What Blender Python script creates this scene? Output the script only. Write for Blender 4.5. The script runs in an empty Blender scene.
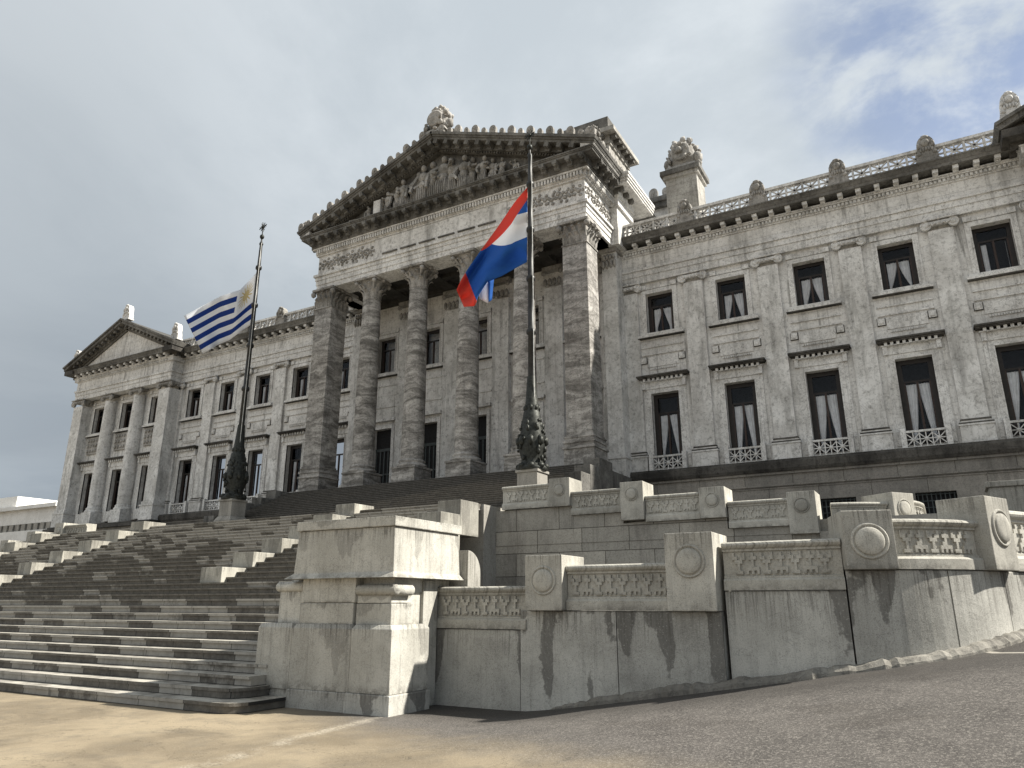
import bpy, bmesh, math, random
from math import sin, cos, pi, radians, sqrt
from mathutils import Vector, Matrix
random.seed(7)
S = bpy.context.scene
COL = S.collection

# ---------------------------------------------------------------- mesh helper
class MB:
    def __init__(s): s.v=[]; s.f=[]; s.smooth=set()
    def add(s, vs, fs, M=None, smooth=False):
        b=len(s.v)
        for p in vs:
            p=Vector(p)
            if M is not None: p=M@p
            s.v.append(p)
        for f in fs:
            if smooth: s.smooth.add(len(s.f))
            s.f.append([i+b for i in f])
    def box(s,x0,x1,y0,y1,z0,z1,M=None):
        s.add([(x0,y0,z0),(x1,y0,z0),(x1,y1,z0),(x0,y1,z0),(x0,y0,z1),(x1,y0,z1),(x1,y1,z1),(x0,y1,z1)],
              [(0,3,2,1),(4,5,6,7),(0,1,5,4),(1,2,6,5),(2,3,7,6),(3,0,4,7)],M)
    def frustum(s,a,b,M=None):   # a,b = (x0,x1,y0,y1,z)
        x0,x1,y0,y1,z=a; X0,X1,Y0,Y1,Z=b
        s.add([(x0,y0,z),(x1,y0,z),(x1,y1,z),(x0,y1,z),(X0,Y0,Z),(X1,Y0,Z),(X1,Y1,Z),(X0,Y1,Z)],
              [(0,3,2,1),(4,5,6,7),(0,1,5,4),(1,2,6,5),(2,3,7,6),(3,0,4,7)],M)
    def bar(s,p,q,w,d=None):
        p=Vector(p); q=Vector(q); d=d or w
        t=(q-p).normalized(); up=Vector((0,1,0)) if abs(t.y)<.9 else Vector((0,0,1))
        a=t.cross(up).normalized()*w/2; b=t.cross(a).normalized()*d/2
        s.add([p-a-b,p+a-b,p+a+b,p-a+b,q-a-b,q+a-b,q+a+b,q-a+b],
              [(0,3,2,1),(4,5,6,7),(0,1,5,4),(1,2,6,5),(2,3,7,6),(3,0,4,7)])
    def lathe(s,prof,M=None,n=20,smooth=True,cap=True):   # prof: (r,z)
        vs=[];fs=[]
        for r,z in prof:
            for i in range(n):
                a=2*pi*i/n; vs.append((r*cos(a),r*sin(a),z))
        for j in range(len(prof)-1):
            for i in range(n):
                k=(i+1)%n; fs.append((j*n+i,j*n+k,(j+1)*n+k,(j+1)*n+i))
        s.add(vs,fs,M,smooth)
        if cap:
            m=len(prof)-1
            s.add(vs[:n],[tuple(reversed(range(n)))],M); s.add(vs[m*n:],[tuple(range(n))],M)
    def prism(s,pts,y0,y1,M=None):    # polygon in xz extruded along y (pts CCW seen from -y)
        n=len(pts)
        s.add([(x,y0,z) for x,z in pts]+[(x,y1,z) for x,z in pts],
              [tuple(range(n)),tuple(reversed(range(n,2*n)))]+[(i,n+i,n+(i+1)%n,(i+1)%n) for i in range(n)],M)
    def run(s,prof,x0,x1,M=None,m0=0,m1=0):    # profile (y,z) extruded along x; m0/m1 mitre
        n=len(prof)
        s.add([(x0+m0*y,y,z) for y,z in prof]+[(x1+m1*y,y,z) for y,z in prof],
              [tuple(reversed(range(n))),tuple(range(n,2*n))]+[(i,(i+1)%n,n+(i+1)%n,n+i) for i in range(n)],M)
    def ell(s,c,r,M=None,sub=2,noise=0,rot=None):
        bm=bmesh.new(); bmesh.ops.create_icosphere(bm,subdivisions=sub,radius=1)
        R=rot.to_matrix() if rot else Matrix.Identity(3)
        vs=[]
        for v in bm.verts:
            k=1+random.uniform(-noise,noise)
            vs.append(Vector(c)+R@Vector((v.co.x*r[0]*k,v.co.y*r[1]*k,v.co.z*r[2]*k)))
        fs=[[w.index for w in f.verts] for f in bm.faces]
        s.add(vs,fs,M,True); bm.free()
    def build(s,name,mat,parent=None,bevel=0,loc=None,seg=2):
        me=bpy.data.meshes.new(name)
        O=Vector((0,0,0))
        if parent is not None: O=wloc(parent)
        vs=[v-O for v in s.v]
        me.from_pydata(vs,[],s.f)
        if bevel:
            bm=bmesh.new(); bm.from_mesh(me)
            bmesh.ops.remove_doubles(bm,verts=bm.verts,dist=1e-5)
            bmesh.ops.bevel(bm,geom=[e for e in bm.edges if len(e.link_faces)==2 and e.calc_face_angle(0)>.6],offset=bevel,segments=seg,affect='EDGES',profile=.6)
            bmesh.ops.recalc_face_normals(bm,faces=bm.faces)
            bm.to_mesh(me); bm.free()
        else:
            bm=bmesh.new(); bm.from_mesh(me); bmesh.ops.recalc_face_normals(bm,faces=bm.faces); bm.to_mesh(me); bm.free()
            for i in s.smooth: me.polygons[i].use_smooth=True
        me.materials.append(mat)
        o=bpy.data.objects.new(name,me); COL.objects.link(o)
        if parent is not None: o.parent=parent
        return o
WL={}
def wloc(o): 
    p=Vector(o.location)
    while o.parent: o=o.parent; p+=Vector(o.location)
    return p
def empty(name,loc,label,cat,group=None):
    o=bpy.data.objects.new(name,None); COL.objects.link(o); o.location=loc
    o['label']=label; o['category']=cat
    if group: o['group']=group
    return o
def hub(name,loc,parent):
    o=bpy.data.objects.new(name,None); COL.objects.link(o); o.parent=parent
    o.location=Vector(loc)-wloc(parent); return o
def tag(o,label,cat,group=None):
    o['label']=label; o['category']=cat
    if group: o['group']=group
    return o
def struct(o,kind='structure'): o['kind']=kind; return o
def copy_part(src,parent,d):
    c=src.copy(); COL.objects.link(c); c.parent=parent
    c.location=Vector(src.location)+Vector(d)
    for ch in list(src.children):
        g=ch.copy(); COL.objects.link(g); g.parent=c
    return c
def frame(o,t,up=Vector((0,0,1))):     # local x along t, y into the wall, z up
    t=Vector(t).normalized(); y=up.cross(t).normalized()
    M=Matrix.Identity(4)
    for i in range(3): M[i][0]=t[i]; M[i][1]=y[i]; M[i][2]=up[i]; M[i][3]=o[i]
    return M

# ---------------------------------------------------------------- materials
class NT:
    def __init__(s,name):
        m=bpy.data.materials.new(name); m.use_nodes=True; s.m=m; s.t=m.node_tree
        s.b=s.t.nodes['Principled BSDF']; s.out=s.t.nodes['Material Output']
    def n(s,typ,**k):
        o=s.t.nodes.new(typ)
        for a,b in k.items(): setattr(o,a,b)
        return o
    def L(s,a,b): s.t.links.new(a,b)
    def setin(s,sock,v):
        if hasattr(v,'is_output') or isinstance(v,bpy.types.NodeSocket): s.L(v,sock)
        elif isinstance(v,(tuple,list)) and len(v)==3 and sock.type=='RGBA': sock.default_value=(*v,1)
        else: sock.default_value=v
    def pos(s): return s.n('ShaderNodeNewGeometry').outputs['Position']
    def nrm(s): return s.n('ShaderNodeNewGeometry').outputs['True Normal']
    def sep(s,v):
        o=s.n('ShaderNodeSeparateXYZ'); s.L(v,o.inputs[0]); return o.outputs
    def comb(s,x,y,z):
        o=s.n('ShaderNodeCombineXYZ')
        for i,v in enumerate((x,y,z)): s.setin(o.inputs[i],v)
        return o.outputs[0]
    def math(s,op,a,b=0,c=0,clamp=False):
        o=s.n('ShaderNodeMath',operation=op); o.use_clamp=clamp
        s.setin(o.inputs[0],a); s.setin(o.inputs[1],b); s.setin(o.inputs[2],c); return o.outputs[0]
    def vmul(s,v,k):
        o=s.n('ShaderNodeVectorMath',operation='MULTIPLY'); s.L(v,o.inputs[0]); o.inputs[1].default_value=k; return o.outputs[0]
    def noise(s,v,scale,detail=5,rough=.6,dist=0):
        o=s.n('ShaderNodeTexNoise'); s.L(v,o.inputs['Vector']); o.inputs['Scale'].default_value=scale
        o.inputs['Detail'].default_value=detail; o.inputs['Roughness'].default_value=rough; o.inputs['Distortion'].default_value=dist
        return o.outputs['Fac']
    def rmp(s,f,lo,hi,a=0.,b=1.):
        o=s.n('ShaderNodeMapRange'); o.interpolation_type='SMOOTHSTEP'; s.setin(o.inputs[0],f)
        for i,v in enumerate((lo,hi,a,b)): s.setin(o.inputs[i+1],v)
        return o.outputs[0]
    def mix(s,f,a,b,blend='MIX'):
        o=s.n('ShaderNodeMix'); o.data_type='RGBA'; o.blend_type=blend
        s.setin(o.inputs[0],f); s.setin(o.inputs[6],a); s.setin(o.inputs[7],b); return o.outputs[2]
    def bump(s,h,strength=.3,dist=.02,prev=None):
        o=s.n('ShaderNodeBump'); o.inputs['Strength'].default_value=strength; o.inputs['Distance'].default_value=dist
        s.L(h,o.inputs['Height'])
        if prev: s.L(prev,o.inputs['Normal'])
        return o.outputs[0]
    def done(s,col,rough=.8,bump=None,spec=.25,metal=0):
        s.setin(s.b.inputs['Base Color'],col); s.setin(s.b.inputs['Roughness'],rough)
        s.b.inputs['Specular IOR Level'].default_value=spec; s.b.inputs['Metallic'].default_value=metal
        if bump: s.L(bump,s.b.inputs['Normal'])
        return s.m

def stone(name,light,mid,dark,bands=False,brick=None,fine=9,streak=.5,blot=.45,crack=.5,topdirt=.0,bumps=.5,bigscale=.45,bk=1.,soot=.38):
    n=NT(name); p=n.pos(); x,y,z=n.sep(p)
    if bands:
        w=n.noise(p,.6,4,.6)
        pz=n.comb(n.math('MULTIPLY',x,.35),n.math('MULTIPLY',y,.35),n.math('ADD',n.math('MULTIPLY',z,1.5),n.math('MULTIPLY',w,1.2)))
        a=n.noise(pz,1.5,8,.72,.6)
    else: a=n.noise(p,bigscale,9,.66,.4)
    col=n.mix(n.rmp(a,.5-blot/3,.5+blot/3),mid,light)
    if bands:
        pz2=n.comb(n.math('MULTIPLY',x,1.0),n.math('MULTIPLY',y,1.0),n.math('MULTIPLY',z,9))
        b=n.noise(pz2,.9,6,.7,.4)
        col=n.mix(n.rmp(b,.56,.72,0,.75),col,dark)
    # vertical washed streaks
    v=n.comb(n.math('MULTIPLY',n.math('ADD',x,y),2.6),n.math('MULTIPLY',n.math('SUBTRACT',y,x),2.6),n.math('MULTIPLY',z,.22))
    st=n.noise(v,1.0,6,.65,.2)
    col=n.mix(n.rmp(st,.52,.72,0,streak),col,dark)
    so=n.noise(n.comb(n.math('MULTIPLY',n.math('ADD',x,y),.75),n.math('MULTIPLY',n.math('SUBTRACT',y,x),.75),n.math('MULTIPLY',z,.20)),1.0,8,.72,.3)
    col=n.mix(n.rmp(so,.50,.66,0,soot),col,dark)
    # pitted fine grain
    f=n.noise(p,fine,7,.75)
    col=n.mix(n.rmp(f,.5,.68,0,.55),col,dark)
    f2=n.noise(p,fine*.35,6,.7,.8)
    crk=n.math('ABSOLUTE',n.math('SUBTRACT',f2,.5))
    col=n.mix(n.rmp(crk,.0,.022,crack,0),col,dark)
    h=n.math('ADD',n.math('MULTIPLY',f,.6),n.math('MULTIPLY',a,.3))
    bp=n.bump(h,bumps,.03)
    if brick:
        bw,bh,z0=brick
        t=n.n('ShaderNodeTexBrick'); n.L(n.comb(n.math('ADD',x,y),n.math('SUBTRACT',z,z0),0.),t.inputs['Vector'])
        t.inputs['Scale'].default_value=1; t.inputs['Brick Width'].default_value=bw; t.inputs['Row Height'].default_value=bh
        t.inputs['Mortar Size'].default_value=.012; t.inputs['Mortar Smooth'].default_value=.1
        t.inputs['Color1'].default_value=(.72,.72,.72,1); t.inputs['Color2'].default_value=(1.1,1.08,1.05,1); t.inputs['Mortar'].default_value=(.30,.29,.27,1)
        col=n.mix(bk,col,t.outputs['Color'],'MULTIPLY')
        bp=n.bump(n.math('SUBTRACT',1.,t.outputs['Fac']),.7,.02,bp)
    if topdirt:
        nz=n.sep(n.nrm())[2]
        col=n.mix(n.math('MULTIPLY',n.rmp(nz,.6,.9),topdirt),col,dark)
    return n.done(col,.85,bp)

M={}
M['wing']=stone('wing_marble',(.80,.79,.765),(.62,.607,.58),(.11,.105,.095),brick=(2.13,.83,.1),fine=5,streak=.62,blot=.5,bk=.22,crack=.28)
M['trim']=stone('trim_marble',(.80,.79,.765),(.60,.587,.56),(.07,.066,.06),fine=7,streak=.4)
M['pil']=stone('pilaster_marble',(.78,.77,.745),(.56,.547,.52),(.09,.085,.075),crack=.35,fine=4,streak=.3,bands=False,bigscale=.6)
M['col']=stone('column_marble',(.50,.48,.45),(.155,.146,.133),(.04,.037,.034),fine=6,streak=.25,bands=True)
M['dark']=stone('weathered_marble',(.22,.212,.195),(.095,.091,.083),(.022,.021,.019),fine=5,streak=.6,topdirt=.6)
M['ledge']=stone('soot_and_shade_stone',(.12,.112,.10),(.045,.042,.038),(.014,.013,.012),fine=5,streak=.7,topdirt=.5)  # sooty ledges, and the painted shade strips under the sills
M['carved']=stone('carved_marble',(.46,.44,.41),(.21,.20,.18),(.04,.037,.034),fine=9,streak=.4,bumps=1.)
M['basement']=stone('basement_granite',(.32,.30,.27),(.22,.21,.19),(.08,.075,.07),brick=(2.4,1.35,0.62),fine=14,streak=.35)
M['ashlar']=stone('ashlar_granite',(.46,.44,.39),(.33,.315,.28),(.12,.11,.10),brick=(1.62,.745,.25),fine=20,streak=.5)
M['white']=stone('white_render',(.80,.79,.76),(.70,.69,.66),(.4,.39,.37),soot=0.,fine=3,streak=.1,blot=.3,crack=0)
M['attic']=stone('attic_marble',(.50,.485,.45),(.36,.345,.315),(.10,.093,.08),brick=(2.13,.83,.1),fine=5,streak=.6,blot=.5,bk=.4)
M['greyplain']=stone('grey_granite',(.40,.385,.345),(.30,.285,.255),(.12,.11,.10),fine=22,streak=.45,bumps=.3)

def granite(name,light,mid,stain=1.0,seed=0.,streak=.35):
    n=NT(name); p=n.pos(); x,y,z=n.sep(p)
    g=n.n('ShaderNodeTexCoord').outputs['Generated']; gz=n.sep(g)[2]
    oi=n.n('ShaderNodeObjectInfo').outputs['Random']
    a=n.noise(p,1.3,8,.62,.3)
    col=n.mix(n.rmp(a,.3,.7),mid,light)
    # whole stones differ a little in tone
    tone=n.math('ADD',n.math('MULTIPLY',oi,.34),.84)
    col=n.mix(1.,col,n.comb(tone,tone,n.math('MULTIPLY',tone,.97)),'MULTIPLY')
    u=n.math('ADD',n.math('ADD',x,y),n.math('MULTIPLY',oi,17.))
    v=n.comb(n.math('MULTIPLY',u,9.),seed,n.math('MULTIPLY',z,.5))
    st=n.noise(v,1.,6,.7,.15)
    col=n.mix(n.rmp(st,.48,.74,0,streak),col,(.11,.105,.095))
    # dark water stains running down from the joint above, tongue shaped
    w=n.noise(n.comb(n.math('MULTIPLY',u,1.7),seed+3.,n.math('MULTIPLY',z,.35)),1.,2,.5,.1)
    edge=n.noise(p,7.,5,.6)
    lim=n.math('MULTIPLY',n.math('SUBTRACT',w,.50),5.)
    d=n.math('SUBTRACT',lim,n.math('MULTIPLY',n.math('SUBTRACT',1.,gz),1.0))
    d=n.math('ADD',d,n.math('MULTIPLY',n.math('SUBTRACT',edge,.5),.75))
    col=n.mix(n.rmp(d,-.02,.10,0,.66*stain),col,(.075,.07,.062))
    dr=n.noise(n.comb(n.math('MULTIPLY',u,24.),seed+7.,n.math('MULTIPLY',z,.9)),1.,5,.7)
    col=n.mix(n.math('MULTIPLY',n.rmp(dr,.47,.66,0,.75),n.rmp(n.math('ADD',gz,n.math('MULTIPLY',w,.5)),.85,1.25)),col,(.075,.068,.058))
    col=n.mix(n.math('MULTIPLY',n.rmp(n.noise(p,5.,6,.7),.42,.6),n.rmp(gz,.16,.0,0,.6)),col,(.10,.093,.08))
    f=n.noise(p,70.,4,.7); col=n.mix(n.rmp(f,.5,.66,0,.5),col,(.10,.095,.09))
    f3=n.noise(p,38.,4,.7); col=n.mix(n.rmp(f3,.56,.7,0,.4),col,(.62,.60,.56))
    f2=n.noise(p,14.,8,.75)
    crk=n.rmp(n.math('ABSOLUTE',n.math('SUBTRACT',n.noise(p,2.2,7,.7,.6),.5)),0,.008,.5,0)
    col=n.mix(crk,col,(.10,.095,.085))
    bp=n.bump(f2,.5,.012); bp=n.bump(f,.4,.004,bp)
    return n.done(col,.82,bp,.3)
M['granite']=granite('foreground_granite',(.50,.49,.46),(.34,.332,.31))
M['granite_clean']=granite('carved_granite',(.50,.482,.44),(.33,.317,.287),stain=.0,seed=5.)
M['pedestal']=granite('pedestal_granite',(.55,.537,.50),(.40,.388,.355),stain=.5,seed=9.,streak=.5)

def steps_mat(name,rise,z0,pd,light,dark,hi=None,bw=1.15):
    n=NT(name); p=n.pos(); x,y,z=n.sep(p)
    zz=n.math('SUBTRACT',z,z0+.004)
    t=n.n('ShaderNodeTexBrick'); n.L(n.comb(x,zz,0.),t.inputs['Vector'])
    t.inputs['Scale'].default_value=1; t.inputs['Brick Width'].default_value=bw; t.inputs['Row Height'].default_value=rise
    t.inputs['Mortar Size'].default_value=.006; t.inputs['Mortar Smooth'].default_value=0
    t.offset=.37; t.squash=1.35; t.squash_frequency=3
    t.inputs['Color1'].default_value=(0,0,0,1); t.inputs['Color2'].default_value=(1,1,1,1); t.inputs['Mortar'].default_value=(0,0,0,1)
    r=n.sep(t.outputs['Color'])[0]
    big=n.noise(n.vmul(p,(.35,.35,1.)),1.1,3,.6)
    r2=n.math('ADD',n.math('MULTIPLY',r,.75),n.math('MULTIPLY',big,.5))
    if hi:
        r2=n.math('ADD',r2,n.rmp(n.math('ADD',z,n.math('MULTIPLY',n.noise(p,.35,2,.5),1.6)),hi,hi+.8,0,.40))
    isl=n.rmp(n.math('ADD',r2,n.math('MULTIPLY',n.math('SUBTRACT',n.noise(p,3.,5,.7),.5),.22)),pd,pd+.10)
    a=n.noise(p,6.,8,.72)
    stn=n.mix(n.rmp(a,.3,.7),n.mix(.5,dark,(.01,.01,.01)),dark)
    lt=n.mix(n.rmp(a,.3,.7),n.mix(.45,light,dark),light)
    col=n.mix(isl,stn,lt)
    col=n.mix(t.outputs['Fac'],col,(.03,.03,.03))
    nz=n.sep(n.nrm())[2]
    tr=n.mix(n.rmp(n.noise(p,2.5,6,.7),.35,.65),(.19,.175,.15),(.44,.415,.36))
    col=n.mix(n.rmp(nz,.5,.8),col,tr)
    v=n.noise(n.comb(n.math('MULTIPLY',x,7.),y,n.math('MULTIPLY',z,1.2)),1.,5,.7)
    col=n.mix(n.rmp(v,.56,.74,0,.6),col,(.05,.046,.04))
    return n.done(col,.8,n.bump(a,.5,.015))
RISE=.157
M['cheek']=granite('cheek_granite',(.42,.405,.365),(.28,.268,.24),stain=.5,seed=13.,streak=.6)
M['footing']=stone('rough_concrete',(.30,.285,.25),(.15,.14,.122),(.06,.055,.05),fine=12,streak=.2,bumps=1.)
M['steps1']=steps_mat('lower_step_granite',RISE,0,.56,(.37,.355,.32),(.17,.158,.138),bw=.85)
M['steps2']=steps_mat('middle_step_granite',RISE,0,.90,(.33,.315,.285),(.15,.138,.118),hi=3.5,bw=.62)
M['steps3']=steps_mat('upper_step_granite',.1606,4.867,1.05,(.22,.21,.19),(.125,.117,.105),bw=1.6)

def plain(name,c,rough=.6,metal=0,spec=.3,var=.25,scale=6,bump=.2):
    n=NT(name); p=n.pos(); a=n.noise(p,scale,6,.65)
    col=n.mix(n.rmp(a,.3,.7),tuple(k*(1-var) for k in c),tuple(min(1,k*(1+var)) for k in c))
    return n.done(col,rough,n.bump(a,bump,.01),spec,metal)
M['bronze']=plain('patinated_bronze',(.032,.034,.030),.55,.6,.4,.5,9,.6)
M['polemetal']=plain('painted_pole_metal',(.028,.028,.027),.45,.4,.4,.3)
M['frame']=plain('dark_window_wood',(.022,.018,.016),.5)
M['mull']=plain('brown_window_wood',(.040,.025,.020),.5)
M['curtain']=plain('white_curtain',(.85,.86,.88),.9,0,.1,.12,3)
M['room']=plain('dark_room',(.018,.018,.019),.9)
M['grille']=plain('iron_grille',(.05,.06,.06),.5)
M['rope']=plain('white_halyard',(.6,.6,.58),.8)
M['soffit']=plain('coffered_ceiling_and_shade_stone',(.05,.047,.042),.9,0,.2,.35,2)
def glass():
    n=NT('window_glass'); g=n.n('ShaderNodeBsdfGlossy'); g.inputs['Roughness'].default_value=.03; g.inputs['Color'].default_value=(.35,.38,.42,1)
    t=n.n('ShaderNodeBsdfTransparent'); t.inputs['Color'].default_value=(.92,.93,.94,1)
    fr=n.n('ShaderNodeFresnel'); fr.inputs['IOR'].default_value=1.45
    mx=n.n('ShaderNodeMixShader'); n.L(fr.outputs[0],mx.inputs[0]); n.L(t.outputs[0],mx.inputs[1]); n.L(g.outputs[0],mx.inputs[2])
    n.L(mx.outputs[0],n.out.inputs[0]); return n.m
M['glass']=glass()

def cloth(name,build):
    n=NT(name); uv=n.n('ShaderNodeUVMap'); u,v,_=n.sep(uv.outputs[0])
    col=build(n,u,v)
    n.b.inputs['Subsurface Weight'].default_value=0
    w=n.noise(n.vmul(n.pos(),(60,60,60)),1,2)
    m=n.done(col,.8,n.bump(w,.15,.003),.15)
    # thin cloth lets some light through
    tr=n.n('ShaderNodeBsdfTranslucent'); n.L(col,tr.inputs[0]) 
    mx=n.n('ShaderNodeMixShader'); mx.inputs[0].default_value=.35
    n.L(n.b.outputs[0],mx.inputs[1]); n.L(tr.outputs[0],mx.inputs[2]); n.L(mx.outputs[0],n.out.inputs[0])
    return m
def f_uy(n,u,v):      # v 0 at top, nine stripes, canton with sun
    k=n.math('FLOOR',n.math('MULTIPLY',v,9.)); odd=n.math('MODULO',k,2.)
    col=n.mix(odd,(.80,.81,.83),(.012,.045,.24))
    can=n.math('MULTIPLY',n.math('LESS_THAN',u,.37),n.math('LESS_THAN',v,5/9))
    col=n.mix(can,col,(.80,.81,.83))
    du=n.math('MULTIPLY',n.math('SUBTRACT',u,.185),1.5); dv=n.math('SUBTRACT',v,.278)
    r=n.math('SQRT',n.math('ADD',n.math('MULTIPLY',du,du),n.math('MULTIPLY',dv,dv)))
    a=n.math('ARCTAN2',dv,du)
    ray=n.math('ABSOLUTE',n.math('COSINE',n.math('MULTIPLY',a,8.)))
    lim=n.math('ADD',.07,n.math('MULTIPLY',n.math('POWER',ray,2.5),.15))
    sun=n.math('LESS_THAN',r,lim)
    col=n.mix(n.math('MULTIPLY',sun,can),col,(.60,.50,.27))
    ring=n.math('MULTIPLY',n.math('GREATER_THAN',r,.078),n.math('LESS_THAN',r,.088))
    return n.mix(n.math('MULTIPLY',ring,can),col,(.45,.34,.15))
def f_ar(n,u,v):
    col=n.mix(n.math('MULTIPLY',n.math('GREATER_THAN',v,1/3),n.math('LESS_THAN',v,2/3)),(.03,.13,.45),(.86,.87,.89))
    d=n.math('ABSOLUTE',n.math('SUBTRACT',v,u))
    return n.mix(n.math('LESS_THAN',d,.17),col,(.72,.085,.06))
M['flag_uy']=cloth('striped_flag_cloth',f_uy)
M['flag_ar']=cloth('tricolour_flag_cloth',f_ar)

# ---------------------------------------------------------------- pixel-free camera model (used to size a few things)
F=732.; PITCH=radians(16.7); YAW=radians(29.6); H=1.62
fv=Vector((-sin(YAW)*cos(PITCH),cos(YAW)*cos(PITCH),sin(PITCH))); rv=Vector((cos(YAW),sin(YAW),0)); uv_=rv.cross(fv)
def atY(x,y,Y):
    d=fv+(x-512)/F*rv-(y-384)/F*uv_; return Vector((0,0,H))+d*(Y/d.y)
cam=bpy.data.cameras.new('camera'); co=bpy.data.objects.new('camera',cam); COL.objects.link(co)
cam.sensor_width=36; cam.lens=F/1024*36; cam.clip_end=6000; cam.clip_start=.05
Mx=Matrix((rv,uv_,-fv)).transposed().to_4x4(); Mx.translation=(0,0,H); co.matrix_world=Mx; S.camera=co

# ---------------------------------------------------------------- ground
def smooth(a,b,t):
    t=max(0,min(1,(t-a)/(b-a))); return t*t*(3-2*t)
def gz(X,Y):
    a=max(0,X+6.1)
    h=.165*a*a/(a+.35)*smooth(3.5,10.6,Y)
    if X>6: h-= (X-6)*.165*smooth(3.5,10.6,Y)
    if Y>11.5 and X>-1.5: h+=.06*min(Y-11.5,8)*smooth(-1.5,1,X)
    return h
def ground_mat():
    n=NT('worn_asphalt'); p=n.pos(); x,y,z=n.sep(p)
    big=n.noise(p,.45,6,.6,.3); mid_=n.noise(p,2.2,7,.7); fine=n.noise(p,34.,5,.8); grit=n.noise(p,75.,4,.85)
    asp=n.mix(n.rmp(mid_,.3,.7),(.078,.071,.065),(.122,.111,.101))
    asp=n.mix(n.rmp(fine,.50,.60,0,.75),asp,(.25,.23,.205))
    asp=n.mix(n.rmp(grit,.48,.60,0,.6),asp,(.022,.02,.018))
    tan=n.mix(n.rmp(big,.35,.65),(.17,.138,.095),(.31,.255,.175))
    tan=n.mix(n.rmp(mid_,.45,.7,0,.5),tan,(.15,.13,.10))
    tan=n.mix(n.rmp(grit,.5,.66,0,.45),tan,(.08,.065,.045))
    tan=n.mix(n.rmp(fine,.54,.68,0,.5),tan,(.36,.32,.24))
    # paving joint: pale seam from the pedestal foot towards the viewer
    wob=n.math('MULTIPLY',n.math('SUBTRACT',n.noise(p,.9,7,.65),.5),1.6)
    s=n.math('ADD',n.math('ADD',n.math('SUBTRACT',y,8.7),n.math('MULTIPLY',n.math('ADD',x,7.3),.40)),wob)
    m=n.rmp(s,-.9,.7)
    col=n.mix(m,tan,asp)
    s=n.math('ADD',n.math('SUBTRACT',n.math('ADD',x,7.6),n.math('MULTIPLY',n.math('SUBTRACT',9.2,y),.15)),n.math('MULTIPLY',wob,.25))
    seam=n.math('MULTIPLY',n.rmp(n.math('ABSOLUTE',n.math('SUBTRACT',s,.05)),.0,.22,1,0),n.math('MULTIPLY',n.rmp(mid_,.40,.6),n.rmp(fine,.4,.6)))
    col=n.mix(n.math('MULTIPLY',seam,.7),col,(.52,.47,.38))
    wall_shade=n.rmp(n.math('ADD',n.math('SUBTRACT',y,n.math('MULTIPLY',n.math('ABSOLUTE',n.math('ADD',x,3.)),.12)),n.math('MULTIPLY',wob,.5)),8.6,9.8)  # wall's shadow band painted into the ground colour along its foot
    col=n.mix(n.math('MULTIPLY',wall_shade,.6),col,(.03,.027,.024))
    # darker oily patches
    pt=n.noise(n.vmul(p,(.5,1.2,1)),1.,5,.6,.5)
    col=n.mix(n.rmp(pt,.56,.68,0,.3),col,(.05,.043,.036))
    # repaired seam on the ramp
    l=n.math('ABSOLUTE',n.math('ADD',n.math('SUBTRACT',x,.25),n.math('ADD',n.math('MULTIPLY',n.math('SUBTRACT',y,12.0),.42),n.math('MULTIPLY',wob,.05))))
    col=n.mix(n.math('MULTIPLY',n.rmp(l,.03,.06,.75,0),n.rmp(x,-.6,.1)),col,(.45,.42,.36))
    cr=n.math('ABSOLUTE',n.math('SUBTRACT',n.noise(p,.8,8,.62,.5),.5))
    col=n.mix(n.rmp(cr,.0,.004,.6,0),col,(.02,.018,.016))
    bp=n.bump(fine,.6,.012); bp=n.bump(mid_,.4,.03,bp)
    return n.done(col,.88,bp,.25)
def axis(lo,hi,fine_lo,fine_hi,st):
    a=[]; t=fine_lo
    while t<fine_hi: a.append(t); t+=st
    a.append(fine_hi); s=st*2; t=fine_hi
    while t<hi: t=min(hi,t+s); a.append(t); s*=1.5
    s=st*2; t=fine_lo
    while t>lo: t=max(lo,t-s); a.insert(0,t); s*=1.5
    return a
xs=axis(-3000,3000,-14,8,.35); ys=axis(-3000,3000,1,22,.35)
mb=MB(); nx=len(xs)
mb.v=[Vector((x,y,gz(x,y))) for y in ys for x in xs]
for j in range(len(ys)-1):
    for i in range(nx-1): mb.smooth.add(len(mb.f)); mb.f.append([j*nx+i,j*nx+i+1,(j+1)*nx+i+1,(j+1)*nx+i])
struct(mb.build('ground',ground_mat()))

# raised terrace in front of the palace (ground level of the palace)
TZ=4.867
mb=MB(); mb.box(-37,-13.2,21.3,46,-.5,TZ-.006); mb.box(-13.2,60,22.45,60,-.5,3.9); mb.box(-130,-37,22.45,60,-.5,3.9)
struct(mb.build('terrace',M['greyplain']))

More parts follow.
